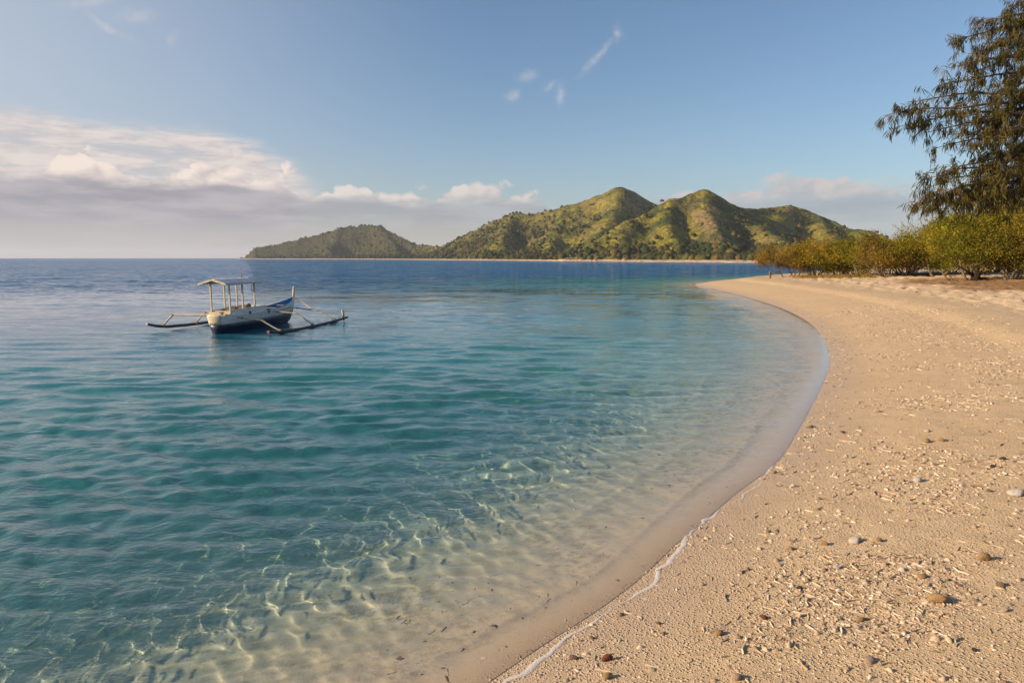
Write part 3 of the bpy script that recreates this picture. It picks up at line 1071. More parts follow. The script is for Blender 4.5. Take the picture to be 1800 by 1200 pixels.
# floats
lf = [(-2.36, -.12, .29), (-2.35, .25, .195), (-2.35, .8, .12), (-2.33, 1.7, .085), (-2.32, 2.9, .075), (-2.3, 4.2, .09), (-2.28, 5.2, .14)]
mb = MB(); mb.tube(lf, [.04, .048, .052, .052, .05, .046, .036], 10); fl = mb.build('float', m_float, boat, True)
mb = MB(); mb.tube([(-2.36, -.145, .296), (-2.36, -.118, .29)], .043, 10); mb.build('float_end', m_pole, fl)
rf = [(1.9, -.02, .12), (1.9, .25, .075), (1.9, .9, .03), (1.9, 2.2, .015), (1.9, 3.6, .03), (1.9, 4.6, .06), (1.9, 5.52, .115)]
mb = MB(); mb.tube(rf, [.042, .048, .052, .052, .05, .046, .038], 10); fr_o = mb.build('float', m_float, boat, True)
mb = MB(); mb.tube([(1.9, -.05, .126), (1.9, -.018, .12)], .044, 10); mb.build('float_end', m_red, fr_o)
mb = MB(); mb.tube([(1.9, 5.2, .02), (1.9, 5.17, .25), (1.885, 5.13, .42)], [.035, .045, .05], 7); mb.build('float_peg', m_pole, boat, True)


def arm(pts, rads):
    mb = MB()
    # knobbly natural pole
    P_ = []
    RR = []
    for i in range(len(pts) - 1):
        for u in np.linspace(0, 1, 5)[:-1]:
            p = Vector(pts[i]).lerp(Vector(pts[i + 1]), float(u))
            P_.append(p + Vector((0, 0, random.uniform(-.008, .008))))
            RR.append(rads[i] * (1 - u) + rads[i + 1] * u + random.uniform(-.003, .003))
    P_.append(Vector(pts[-1])); RR.append(rads[-1])
    mb.tube(P_, [q_ * .86 for q_ in RR], 8)
    o = mb.build('outrigger_arm', m_pole, boat, True)
    return o


def lashing(parent, p, d, r=.05):
    d = Vector(d).normalized()
    mb = MB()
    for k in (-1, 0, 1):
        a = Vector(p) + d * (.022 * k)
        mb.tube([a - d * .010, a + d * .010], r, 8)
    mb.build('lashing', m_rope, parent)


arms = [
    ([(.30, .70, .49), (.75, .70, .455), (1.24, .70, .40), (1.55, .70, .24), (1.86, .70, .085)], [.030, .031, .031, .028, .024]),
    ([(.30, 2.75, .53), (.85, 2.78, .50), (1.28, 2.8, .45), (1.6, 2.8, .27), (1.87, 2.8, .075)], [.028, .029, .029, .026, .022]),
    ([(.10, 4.35, .56), (.75, 4.42, .49), (1.22, 4.45, .44), (1.58, 4.45, .28), (1.87, 4.45, .11)], [.026, .027, .026, .024, .020]),
    ([(-.28, .55, .555), (-1.1, .55, .55), (-1.93, .56, .545), (-2.15, .57, .36), (-2.33, .58, .19)], [.034, .036, .036, .030, .026]),
    ([(-.30, 2.2, .55), (-1.2, 2.2, .54), (-1.90, 2.2, .50), (-2.12, 2.2, .32), (-2.31, 2.2, .12)], [.030, .031, .030, .027, .024]),
    ([(-.10, 4.35, .56), (-1.2, 4.4, .50), (-1.85, 4.4, .46), (-2.1, 4.4, .30), (-2.27, 4.4, .13)], [.026, .026, .026, .024, .020]),
]
for pts, rads in arms:
    a_ = arm(pts, rads)
    lashing(a_, pts[2], (1, 0, -.1), rads[2] + .006)
    lashing(a_, pts[4], (0.2, 1, 0), .058)
    lashing(a_, (Vector(pts[0]) + Vector(pts[1])) / 2, (1, 0, 0), rads[0] + .006)
mb = MB(); mb.tube([(.03, 4.84, .90), (.45, 4.72, .72), (.85, 4.52, .55), (1.02, 4.46, .47)], [.018, .020, .018, .016], 7); mb.build('bow_brace', m_pole, boat, True)
mb = MB(); mb.tube([(-.03, 4.84, .90), (-.6, 4.7, .70), (-1.2, 4.45, .52)], [.018, .020, .016], 7); mb.build('bow_brace', m_pole, boat, True)
mb = MB(); mb.tube([(.44, 3.0, .50), (.36, 3.5, .535), (.24, 4.1, .555), (.10, 4.36, .575)], .012, 6); mb.build('mooring_rope', m_rope, boat, True)

# ------------------------------------------------------------------ vegetation on the spit
m_bark, b, out = mat_new('bark')
o_n = b.noise(b.vm('MULTIPLY', b.obj(), (1, 1, .3)), 9.0, 5, .65)
principled(b, out, b.mix(o_n, (0.085, 0.058, 0.038), (0.24, 0.175, 0.12)), .95, b.bump(o_n, .8, .03), spec=.15)


def leaf_mat(name, transl=0.35):
    m, b, out = mat_new(name)
    vc = b.attr('tint', True)
    d_ = b.node('ShaderNodeBsdfDiffuse'); b.put(d_.inputs['Color'], vc)
    t_ = b.node('ShaderNodeBsdfTranslucent'); b.put(t_.inputs['Color'], vc)
    mx = b.node('ShaderNodeMixShader'); mx.inputs[0].default_value = transl
    b.nt.links.new(d_.outputs[0], mx.inputs[1]); b.nt.links.new(t_.outputs[0], mx.inputs[2])
    b.nt.links.new(mx.outputs[0], out.inputs['Surface'])
    return m


m_leaf = leaf_mat('leaf')
m_needle = leaf_mat('needle', .25)


def leaves_mesh(name, pts, size, cols, aspect=2.2, up=0.0, mat=None):
    """one small bent leaf (two quads sharing a midrib edge kept as one quad) at each point"""
    n = len(pts)
    d = rng.normal(size=(n, 3)); d[:, 2] = d[:, 2] * .7 + up
    d /= np.linalg.norm(d, axis=1)[:, None]
    s = np.cross(d, rng.normal(size=(n, 3))); s /= np.linalg.norm(s, axis=1)[:, None]
    L = size * rng.uniform(.6, 1.35, (n, 1)); W = L / aspect
    a = pts - d * L * .5; c = pts + d * L * .5
    b1 = pts + s * W * .5; b2 = pts - s * W * .5
    V = np.stack([a, b1, c, b2], 1).reshape(-1, 3)
    q = np.arange(n * 4).reshape(n, 4)
    me = np_mesh(name, V, q, mat or m_leaf)
    add_col(me, 'tint', np.repeat(cols, 4, axis=0))
    return me


def shrub(name, base, hgt, rx, ry, nleaf, tint, label, cat='shrub', stems=5, seed=0, lean=(0, 0), low=0.15, leaf=.13, open_=0.0, spiky=0.8, group=None):
    r_ = np.random.default_rng(seed)
    root = empty(name, base)
    tag(root, label, cat, group)
    bz = 0.0
    tips = []
    tube_lists = []
    for k in range(stems):
        a0 = 2 * math.pi * (k + r_.uniform(-.3, .3)) / stems
        mb = MB()
        r0 = r_.uniform(.05, .085) * (hgt / 3.4)
        end = np.array([math.cos(a0) * rx * r_.uniform(.45, .75) + lean[0], math.sin(a0) * ry * r_.uniform(.45, .75) + lean[1], hgt * r_.uniform(.50, .75)])
        st = np.array([math.cos(a0) * .12, math.sin(a0) * .12, -.12])
        pts, rad_ = [], []
        for u in np.linspace(0, 1, 7):
            p = st * (1 - u) + end * np.array([u ** .85, u ** .85, u ** 1.2]) + r_.normal(0, .05, 3) * (u > 0)
            pts.append(p); rad_.append(r0 * (1 - .72 * u))
        mb.tube(pts, rad_, 7)
        for j in range(6):
            u = r_.uniform(.35, 1.0)
            i = int(u * 6)
            p0 = np.array(pts[i])
            th = r_.uniform(0, 2 * math.pi)
            e2 = p0 + np.array([math.cos(th) * rx * .5, math.sin(th) * ry * .5, hgt * r_.uniform(-.05, .38)])
            mid = (p0 + e2) / 2 + r_.normal(0, .12, 3)
            mb.tube([p0, mid, e2], [r0 * .35, r0 * .22, r0 * .08], 5)
            tips += [mid, e2]
        mb.build('stem', m_bark, root, True)
    # clumps filling the crown's volume (a flattened dome), uneven on purpose
    nc = int(26 * (rx * ry) ** .5 * hgt / 3) + 10
    cl = []
    while len(cl) < nc:
        v = r_.normal(size=3); v /= np.linalg.norm(v)
        rr = r_.uniform(.62, 1.0)
        if v[2] < -.45: continue
        p = np.array([v[0] * rx * rr + lean[0], v[1] * ry * rr + lean[1], hgt * (.52 + .46 * v[2] * rr)])
        if p[2] < hgt * low: continue
        if fbm(np.array([p[0] * .6 + seed]), np.array([p[1] * .6 + p[2] * .8]), 2, seed)[0] < .42 + open_: continue
        cl.append(p)
    cl += [t for t in tips if t[2] > hgt * low]
    cl = np.array(cl)
    per = max(20, nleaf // len(cl))
    allp, allc = [], []
    for p in cl:
        n = int(per * r_.uniform(.5, 1.5))
        sz = r_.uniform(.22, .62) * (rx + hgt) / 6
        g = r_.normal(size=(n, 3)) * np.array([sz, sz, sz * .45])
        pp = p + g
        # twig sprays pointing up and out
        ns = int(4 * spiky)
        for q in range(ns):
            dirn_ = np.array([r_.normal(0, .5) + .4 * (p[0] - lean[0]) / rx, r_.normal(0, .5) + .4 * (p[1] - lean[1]) / ry, r_.uniform(.3, 1.2)])
            dirn_ /= np.linalg.norm(dirn_)
            t = r_.uniform(0, 1, (n // 7, 1))
            pp = np.concatenate([pp, p + dirn_ * t * sz * 2.3 + r_.normal(0, .035, (len(t), 3))])
        tt = np.array(tint[r_.integers(len(tint))]) * r_.uniform(.5, 1.4)
        cc_ = tt[None] * r_.uniform(.7, 1.35, (len(pp), 1))
        k = pp[:, 2] > .08
        allp.append(pp[k]); allc.append(cc_[k])
    allp = np.concatenate(allp); allc = np.concatenate(allc)
    me = leaves_mesh('foliage', allp, leaf, np.clip(allc, 0, 1), up=.35)
    link('foliage', me, root)
    return root


OLIVE = [(0.26, 0.22, 0.022), (0.19, 0.17, 0.020), (0.30, 0.24, 0.024), (0.13, 0.12, 0.02)]
YEL = [(0.36, 0.27, 0.022), (0.30, 0.245, 0.023), (0.21, 0.185, 0.020)]
BROWN = [(0.30, 0.19, 0.035), (0.17, 0.115, 0.036), (0.13, 0.095, 0.03), (0.25, 0.165, 0.048)]
GREEN = [(0.18, 0.19, 0.020), (0.13, 0.145, 0.02), (0.25, 0.23, 0.023)]


def place(px, py):
    v = on_ground(px, py)
    return v


SHR = [
    # px, py(base), height px, half width px, depth half m, tint, leaves, stems, label, extra
    (1383, 487, 54, 45, 2.4, BROWN + OLIVE[:1], 5200, 3, 'sparse brown flat-topped shrub at the seaward tip of the row with bare forked trunks', dict(low=.34, open_=.0, lean=(-.4, 0))),
    (1398, 487, 50, 30, 2.0, BROWN + OLIVE, 3800, 3, 'small brownish shrub on a dark forked trunk just behind the tip shrub', dict(low=.36)),
    (1432, 486, 66, 40, 2.4, YEL + BROWN[:1], 7000, 6, 'yellow-green spiky shrub second from the seaward end of the row', dict(low=.12)),
    (1475, 485, 57, 40, 2.4, YEL + GREEN, 7500, 6, 'bright yellow-green dense shrub in the middle of the left thicket', dict(low=.08)),
    (1515, 485, 67, 38, 2.6, GREEN + OLIVE, 7500, 7, 'leafy green shrub with low pale fronds at its foot', dict(low=.05)),
    (1556, 485, 72, 44, 2.6, BROWN + OLIVE[:2], 7500, 8, 'tall brown-green shrub with a row of curved bare stems', dict(low=.24)),
    (1596, 484, 60, 40, 2.6, BROWN + GREEN[:1], 6500, 8, 'dull brown shrub beside the big olive dome shrub', dict(low=.24)),
    (1648, 487, 92, 70, 3.0, OLIVE + YEL[1:], 14000, 4, 'big olive-yellow dome shrub behind two leaning bare limbs', dict(low=.14)),
    (1706, 492, 118, 74, 2.8, OLIVE + GREEN, 16000, 4, 'broad olive shrub on a short black trunk over brown leaf litter', dict(low=.17, lean=(.4, .4))),
    (1778, 492, 118, 66, 2.8, OLIVE + BROWN + GREEN, 14000, 6, 'grey-green shrub at the right edge with low pale branches', dict(low=.14)),
    (1840, 494, 140, 70, 3.0, OLIVE + BROWN, 12000, 6, 'olive shrub cut off by the right edge of the picture', dict(low=.14)),
    (1782, 480, 132, 60, 3.0, YEL + BROWN[:1], 12000, 5, 'tall golden shrub rising behind the right-hand thicket', dict(low=.10)),
    (1720, 482, 104, 60, 3.0, YEL + OLIVE, 10000, 5, 'yellow shrub standing behind the black-trunked shrub', dict(low=.10)),
    (1500, 483.5, 56, 60, 2.2, OLIVE[1:2] + BROWN[1:3], 6000, 8, 'dark shrub in the second row behind the yellow-green and leafy ones', dict(low=.0)),
    (1590, 482.5, 62, 66, 2.2, BROWN[1:3] + OLIVE[3:], 7000, 8, 'dark brown shrub in the second row behind the dull brown one', dict(low=.0)),
    (1668, 481, 70, 62, 2.2, OLIVE[3:] + BROWN[1:3], 7000, 8, 'dark thicket shrub seen under the big olive dome', dict(low=.0)),
    (1748, 480, 84, 66, 2.2, OLIVE[3:] + BROWN[1:3], 8000, 8, 'dark thicket shrub behind the black trunk at right', dict(low=.0)),
    (1838, 480, 90, 70, 2.2, OLIVE[3:] + BROWN[1:3], 7000, 8, 'dark shrub in the second row at the right edge of the picture', dict(low=.0)),
]
for i, (px, py, hpx, wpx, dep_, tint, nl, stm, lab, ex) in enumerate(SHR):
    v = place(px, py)
    sc = v.y / 1200.0
    sh_ = shrub('shrub', v, hpx * sc, wpx * sc, dep_, int(nl * 2.7), tint, lab, 'shrub', stm, 900 + i, leaf=.105, group='shrubs along the back of the beach', **ex)

m_black, b, out = mat_new('charred_bark')
principled(b, out, b.mix(b.noise(b.obj(), 7.0, 4), (0.012, 0.010, 0.008), (0.045, 0.035, 0.026)), .95, b.bump(b.noise(b.obj(), 14.0, 4), .8, .03), spec=.1)
for o in [o_ for o_ in C.objects if 'short black trunk' in str(o_.get('label', ''))]:
    mb = MB()
    mb.tube([(0, -.5, -.15), (.03, -.5, .2), (-.04, -.48, .55), (.06, -.4, 1.0), (-.1, -.2, 1.6)], [.27, .24, .22, .17, .08], 9)
    mb.tube([(0, -.5, .15), (-.7, -.55, .62), (-1.5, -.5, 1.05)], [.10, .08, .04], 6)
    mb.tube([(.05, -.5, .1), (.45, -.55, .10), (.8, -.5, .03)], [.09, .06, .03], 6)
    mb.build('trunk', m_black, o, True)

# low dry grass strip at the foot of the thicket
gp = []
for _ in range(2600):
    u = random.random()
    p0 = place(1400 + 130 * u, 488.5 - 2.0 * u + random.uniform(-1.2, 1.2)) if _ < 160 else None
    if p0: gp.append(np.array(p0))
gp = np.array(gp)
pp = np.repeat(gp, 24, 0) + rng.normal(0, 1, (len(gp) * 24, 3)) * np.array([.35, .5, .06])
pp[:, 2] = ground_z(pp[:, 0], pp[:, 1]) + rng.uniform(0, .16, len(pp))
me = leaves_mesh('dry_grass', pp, .22, np.array([(0.30, 0.21, 0.05)]) * rng.uniform(.6, 1.3, (len(pp), 1)), aspect=6, up=1.2)
tag(link('dry_grass', me), kind='stuff')

# two leaning bare limbs and a dead stump
for (pa, pb, bend, lab) in (((1671, 493), (1648, 474), .3, 'longer bare pale limb leaning left out of the sand by the black trunk'),
                            ((1676, 493), (1664, 482), .2, 'shorter bare limb leaning left beside the longer one')):
    a = place(*pa); bb = at_y(pb[0], pb[1], a.y + .3)
    mb = MB()
    A = Vector(a); B_ = Vector(bb)
    mb.tube([(0, 0, -.1), (B_ - A) * .35 + Vector((0, 0, -.05)), (B_ - A) * .7 + Vector((.05, 0, .04)), B_ - A], [.085, .065, .05, .03], 7)
    mb.tube([(B_ - A) * .5, (B_ - A) * .85 + Vector((.35, .1, .0))], [.035, .012], 5)
    o = mb.build('bare_limb', m_bark, None, True); o.location = a
    tag(o, lab, 'driftwood', 'bare limbs on the sand')
a = place(1353.5, 489)
mb = MB(); mb.tube([(0, 0, -.1), (.02, 0, .25), (-.03, 0, .5), (.02, .02, .66)], [.10, .08, .09, .05], 7)
mb.tube([(0, 0, .2), (.18, 0, .45)], [.05, .03], 6)
o = mb.build('tree_stump', m_bark, None, True); o.location = a
tag(o, 'small dark stump on the sand at the tip of the spit', 'stump')

# ------------------------------------------------------------------ casuarina at the right
tb = Vector((27.2, 33.5, float(ground_z(np.array([27.2]), np.array([33.5]))[0])))
tree = empty('casuarina_tree', tb)
tag(tree, 'tall casuarina tree with dark drooping needle foliage reaching in from the right edge', 'tree')
tr_r = np.random.default_rng(77)
trunk_pts = [np.array([0, 0, -.2]), np.array([-.15, .1, 2.5]), np.array([.1, .1, 5]), np.array([-.15, -.1, 8]), np.array([.1, 0, 11]), np.array([0, .1, 14]), np.array([.1, 0, 17.5])]
mb = MB(); mb.tube(trunk_pts, [.34, .29, .25, .20, .15, .09, .03], 10); mb.build('trunk', m_bark, tree, True)
tz = np.array([p[2] for p in trunk_pts])


def trunk_at(z):
    return np.array([np.interp(z, tz, [p[k] for p in trunk_pts]) for k in range(3)])


limbs = []
# limbs whose tips the photograph shows
for (px, py, y, z0) in ((1552, 204, 32.5, 8.8), (1580, 222, 33.2, 8.4), (1600, 180, 33.5, 9.0), (1648, 150, 34.0, 10.3), (1672, 120, 33.0, 11.0), (1668, 70, 33.5, 12.2), (1712, 50, 33.0, 13.2), (1775, 15, 33.5, 14.6), (1740, 90, 34, 12.6),
                        (1640, 262, 33.0, 7.6), (1660, 300, 34.0, 6.6), (1612, 350, 32.0, 5.6), (1655, 352, 32.5, 5.2), (1596, 362, 32.8, 5.4), (1618, 318, 33.2, 6.4), (1640, 372, 32.6, 4.9), (1680, 330, 32.4, 5.8), (1700, 350, 33.5, 5.0), (1640, 325, 34.5, 6.0),
                        (1720, 250, 31.0, 8.0), (1745, 170, 30.8, 10.5), (1760, 310, 31.5, 6.6), (1770, 230, 32, 8.8), (1790, 90, 31.0, 12.6), (1720, 200, 35.5, 9.4), (1700, 130, 35.5, 11.2), (1780, 360, 33, 5.6), (1735, 350, 32, 5.2), (1690, 365, 32, 4.8), (1800, 160, 36, 10.8), (1690, 225, 32, 8.8), (1715, 300, 33, 7.0), (1620, 235, 33.5, 8.2), (1700, 95, 32, 12.2), (1745, 55, 34, 13.6), (1785, 130, 33, 11.8)):
    limbs.append((at_y(px, py, y) - np.array(tb), z0))
# the rest of the crown, outside the picture
for k in range(30):
    a = tr_r.uniform(-2.2, 2.2)
    z0 = tr_r.uniform(5, 15.5)
    L = 5.8 * (1 - ((z0 - 4) / 14) ** 1.6) + 1.0
    limbs.append((np.array([math.cos(a) * L, math.sin(a) * L, z0 + tr_r.uniform(-.3, 1.8)]), z0 - .3))
strand_p, strand_d, strand_l, strand_c = [], [], [], []
for tipv, z0 in limbs:
    p0 = trunk_at(z0)
    vis = tipv[0] < -1.0
    mid = (p0 + tipv) / 2 + np.array([0, 0, .55]) + tr_r.normal(0, .15, 3)
    pts, rad_ = [], []
    for u in np.linspace(0, 1, 9):
        p = p0 * (1 - u) ** 2 + 2 * mid * u * (1 - u) + tipv * u * u + tr_r.normal(0, .06, 3) * (0 < u < 1)
        pts.append(p); rad_.append(.085 * (1 - u) + .012)
    mb = MB(); mb.tube(pts, rad_, 6)
    Ltot = np.linalg.norm(tipv - p0)
    nt_ = int((21 if vis else 15) * Ltot / 5) + 5
    for j in range(nt_):
        u = tr_r.uniform(.22, 1.0)
        i = min(7, int(u * 8)); f = u * 8 - i
        q0 = pts[i] * (1 - f) + pts[i + 1] * f
        dr = (tipv - p0) / Ltot
        dd = dr * tr_r.uniform(.2, 1.0) + tr_r.normal(0, .55, 3); dd[2] = dd[2] * 1.25 + .05
        dd /= np.linalg.norm(dd)
        ll = tr_r.uniform(.55, 1.6) * (1.15 - .5 * u)
        tw = [q0, q0 + dd * ll * .5 + np.array([0, 0, .05]), q0 + dd * ll + np.array([0, 0, -.12])]
        mb.tube(tw, [.016, .011, .005], 4)
        # tufts of hanging branchlets along the twig
        nt2 = tr_r.integers(3, 6)
        for tuf in range(nt2):
            t = tr_r.uniform(.15, 1.05)
            c_ = q0 + dd * ll * t + np.array([0, 0, -.08 * t])
            ns = tr_r.integers(4, 9)
            ccol = np.array([0.066, 0.062, 0.018]) if tr_r.random() < .6 else np.array([0.125, 0.100, 0.026])
            ccol = ccol * tr_r.uniform(.6, 1.25)
            hang = tr_r.normal(0, .4, 3) + dd * .3; hang[2] -= 1.0
            for s_ in range(ns):
                dirs = hang + tr_r.normal(0, .26, 3)
                strand_p.append(c_ + tr_r.normal(0, .06, 3)); strand_d.append(dirs / np.linalg.norm(dirs))
                strand_l.append(tr_r.uniform(.14, .40)); strand_c.append(ccol * tr_r.uniform(.75, 1.3))
    mb.build('limb', m_bark, tree, True)
sp = np.array(strand_p); sd = np.array(strand_d); sL = np.array(strand_l)[:, None]; scol = np.array(strand_c)
n = len(sp)
side = np.cross(sd, tr_r.normal(size=(n, 3))); side /= np.linalg.norm(side, axis=1)[:, None]
W = .0165 * tr_r.uniform(.7, 1.4, (n, 1))
a_ = sp; m_ = sp + sd * sL * .5 + np.array([0, 0, -.015]); e_ = sp + sd * sL + np.array([0, 0, -.09]) * sL * 2
V = np.stack([a_ - side * W * .4, a_ + side * W * .4, m_ + side * W, m_ - side * W, e_ + side * W * .25, e_ - side * W * .25], 1).reshape(-1, 3)
i = np.arange(n)[:, None] * 6
q = np.concatenate([i + np.array([[0, 1, 2, 3]]), i + np.array([[3, 2, 4, 5]])])
me = np_mesh('needle_foliage', V, q, m_needle)
add_col(me, 'tint', np.repeat(scol, 6, axis=0))
link('needle_foliage', me, tree)

# ------------------------------------------------------------------ rocks at the foot of the far hill
m_frock, b, out = mat_new('far_rock')
nn = b.noise(b.pos(), .5, 5, .6)
principled(b, out, b.mix(nn, (0.20, 0.11, 0.075), (0.46, 0.31, 0.22)), .95, b.bump(nn, .8, .5), spec=.1)


def rock_mesh(name, mat, seed, flat=.75, jag=.25, sub=2):
    r_ = np.random.default_rng(seed)
    src, tri = (iv, itri) if sub == 2 else (iv1, it1)
    v = src.copy()
    f = np.zeros(len(v))
    for k in range(7):
        d = r_.normal(size=3); d /= np.linalg.norm(d)
        f += np.clip(v @ d - r_.uniform(.35, .75), 0, 1) * r_.uniform(.5, 1.1)
    v = v * (1 - np.minimum(f, .55))[:, None] * (1 + r_.uniform(-jag, jag, (len(v), 1)) * .35)
    v[:, 2] *= flat
    return np_mesh(name, v, None, mat, False, tri)


fr_shapes = [rock_mesh('shore_rock', m_frock, 40 + k, .8, .3) for k in range(4)]
RL = ['leftmost reddish rock at the waterline below the far grassy spur', 'second reddish rock from the left below the far grassy spur', 'middle rock of the left cluster at the foot of the far spur',
      'last reddish rock at the right of the left cluster on the far shore', 'tall pale orange rock standing alone between the two far clusters', 'orange rock touching the right of the tall pale one on the far shore',
      'leftmost rock of the right-hand cluster on the far shore', 'biggest rock of the right-hand cluster on the far shore', 'rightmost reddish rock on the far shore below the dark woods']
k = 0
for (px, w_px, h_px) in ((985, 9, 5), (1000, 11, 6), (1014, 8, 6), (1024, 10, 5), (1040, 9, 9), (1048, 8, 7), (1085, 9, 6), (1098, 10, 8), (1107, 8, 5)):
    py = 458.9 + (px - 960) * .0065
    p = at_z(px, py - .2)
    s_ = p[1] / 1200
    o = link('shore_rock', fr_shapes[k % 4], None, (p[0], p[1] + 3, .3))
    o.scale = (w_px * s_ * .55, w_px * s_ * .45, h_px * s_ * .75)
    o.rotation_euler = (0, 0, k * 1.3)
    tag(o, RL[k], 'rock', 'rocks at the foot of the far hill')
    k += 1

# ------------------------------------------------------------------ stones and rubble on the beach


def stone_mat(name, c1, c2):
    m, b, out = mat_new(name)
    o = b.obj()
    n1 = b.noise(o, 2.5, 5, .65); n2 = b.noise(o, 9, 4, .6)
    principled(b, out, b.mix(n1, c1, c2), .9, b.bump(n2, .7, .08), spec=.2)
    return m


SM = dict(cream=stone_mat('coral_cream', (0.46, 0.36, 0.25), (0.66, 0.54, 0.40)), ochre=stone_mat('coral_ochre', (0.33, 0.20, 0.09), (0.55, 0.38, 0.20)),
          white=stone_mat('coral_white', (0.55, 0.49, 0.42), (0.74, 0.68, 0.60)), red=stone_mat('stone_red', (0.10, 0.035, 0.018), (0.30, 0.12, 0.06)),
          brown=stone_mat('stone_brown', (0.14, 0.095, 0.06), (0.34, 0.25, 0.17)), pink=stone_mat('coral_pink', (0.40, 0.27, 0.21), (0.60, 0.44, 0.36)),
          dark=stone_mat('stone_dark', (0.04, 0.035, 0.03), (0.10, 0.085, 0.07)))
ST = [  # px, py, width px, colour, label
    (1068, 1160, 17, 'red', 'rust-red stone near the foam line at the bottom of the beach'),
    (1066, 1191, 17, 'ochre', 'orange-brown stone directly below the rust-red one at the lower edge'),
    (1010, 1158, 15, 'brown', 'brown and white stone left of the rust-red one close to the foam'),
    (1040, 1122, 10, 'brown', 'small dark brown stone between the foam and the rust-red stone'),
    (1295, 1191, 21, 'pink', 'pinkish upright coral lump at the bottom edge casting a long shadow'),
    (1341, 1087, 14, 'red', 'dark red-brown stone just below and right of a small cream one'),
    (1314, 1078, 9, 'cream', 'small round cream stone above the dark red-brown stone'),
    (1262, 1114, 15, 'ochre', 'yellowish coral stone left of the dark red-brown stone'),
    (1232, 1028, 9, 'cream', 'lone cream pebble standing clear of others near the swash'),
    (1156, 1096, 9, 'brown', 'little brown chip with a cream edge beside bare smooth sand'),
    (1165, 1114, 8, 'ochre', 'small ochre chip just below the little brown chip'),
    (1650, 1057, 24, 'ochre', 'largest ochre stone on the lower right beach'),
    (1620, 1014, 13, 'ochre', 'ochre stone up and left of the largest ochre stone'),
    (1755, 1028, 13, 'brown', 'brown stone level with the largest ochre stone near the right edge'),
    (1763, 1073, 12, 'cream', 'cream stone with a sharp shadow near the lower right edge'),
    (1675, 1123, 13, 'cream', 'cream wedge-shaped stone below the largest ochre stone'),
    (1713, 1143, 8, 'dark', 'small dark grey pebble right of the cream wedge stone'),
    (1530, 1163, 16, 'pink', 'pinkish tan stone with a dark shadow near the lower edge'),
    (1512, 1090, 13, 'ochre', 'tan ochre stone just above a white chip'),
    (1507, 1103, 10, 'white', 'white coral chip just under the tan ochre stone'),
    (1405, 1034, 9, 'dark', 'round dark grey pebble on smooth sand in the lower middle'),
    (1368, 993, 12, 'cream', 'cream stone beside a nest of coral twigs'),
    (1470, 999, 11, 'white', 'whitish stone alone on smooth sand right of the twig nest'),
    (1450, 957, 12, 'ochre', 'ochre brown stone left of the long white coral piece'),
    (1505, 953, 18, 'white', 'long white coral piece between two ochre stones'),
    (1543, 951, 13, 'ochre', 'ochre stone at the right end of the white coral piece'),
    (1390, 966, 10, 'ochre', 'small ochre stone lower left of the white coral piece'),
    (1341, 954, 9, 'cream', 'small cream stone leftmost in the row of stones mid beach'),
    (1349, 935, 8, 'ochre', 'tiny orange stone above the row of stones mid beach'),
    (1731, 984, 18, 'ochre', 'long ochre stone lying alone at the right of the beach'),
    (1790, 871, 22, 'white', 'large pale stone touching the right edge of the picture'),
    (1738, 864, 8, 'brown', 'small brown stone left of the large pale stone'),
    (1611, 846, 13, 'white', 'white coral lump in the rubble of the middle beach'),
    (1563, 845, 8, 'cream', 'small cream stone left of the white coral lump'),
    (1438, 877, 9, 'cream', 'cream pebble on the smooth sand right of the foam end'),
    (1394, 855, 10, 'white', 'whitish pebble nearest above the foam end'),
    (1359, 831, 10, 'ochre', 'orange stone sitting right on the waterline'),
    (1542, 724, 11, 'cream', 'cream stone uppermost on the lower smooth beach'),
    (1508, 764, 9, 'cream', 'cream stone in the upper row of beach stones'),
    (1480, 761, 9, 'brown', 'brown stone left end of the upper row of beach stones'),
    (1627, 777, 12, 'ochre', 'ochre stone in the upper row right of the thin twig'),
    (1655, 775, 10, 'ochre', 'ochre stone at the right end of the upper row'),
    (1631, 759, 8, 'white', 'small white stone just above the right end of the upper row'),
    (1745, 821, 8, 'dark', 'black pebble high on the right of the rubble band'),
    (1762, 807, 8, 'dark', 'dark pebble up and right of the black pebble'),
    (1425, 752, 9, 'brown', 'brown twig-like stone at the edge of the wet sand'),
]
shape = [(.95, .2), (.75, .3), (.85, .15), (.7, .35)]
cache = {}
for i, (px, py, wpx, cname, lab) in enumerate(ST):
    key = (cname, i % 3)
    if key not in cache:
        cache[key] = rock_mesh('beach_stone', SM[cname], 300 + len(cache), *shape[len(cache) % 4])
    p = on_ground(px, py)
    dist = math.sqrt(p.x ** 2 + p.y ** 2 + (EYE - p.z) ** 2)
    s_ = wpx * dist / 1200 * .62
    o = link('beach_stone', cache[key], None, (p.x, p.y, p.z + s_ * .30))
    o.scale = (s_, s_ * random.uniform(.65, .9), s_ * random.uniform(.62, .85))
    o.rotation_euler = (random.uniform(-.3, .3), random.uniform(-.3, .3), random.uniform(-.7, .7))
    tag(o, lab, 'stone', 'stones lying on the beach')

# coral rubble: twig-like fragments, chips and shells, uncountable
rub_m, b, out = mat_new('coral_rubble')
vc = b.attr('tint', True)
principled(b, out, vc, .9, b.bump(b.noise(b.pos(), 120, 3), .5, .006), spec=.2)
Vs, Qs, Cs = [], [], []
o_ = 0
n_try = 175000
u = rng.random(n_try)
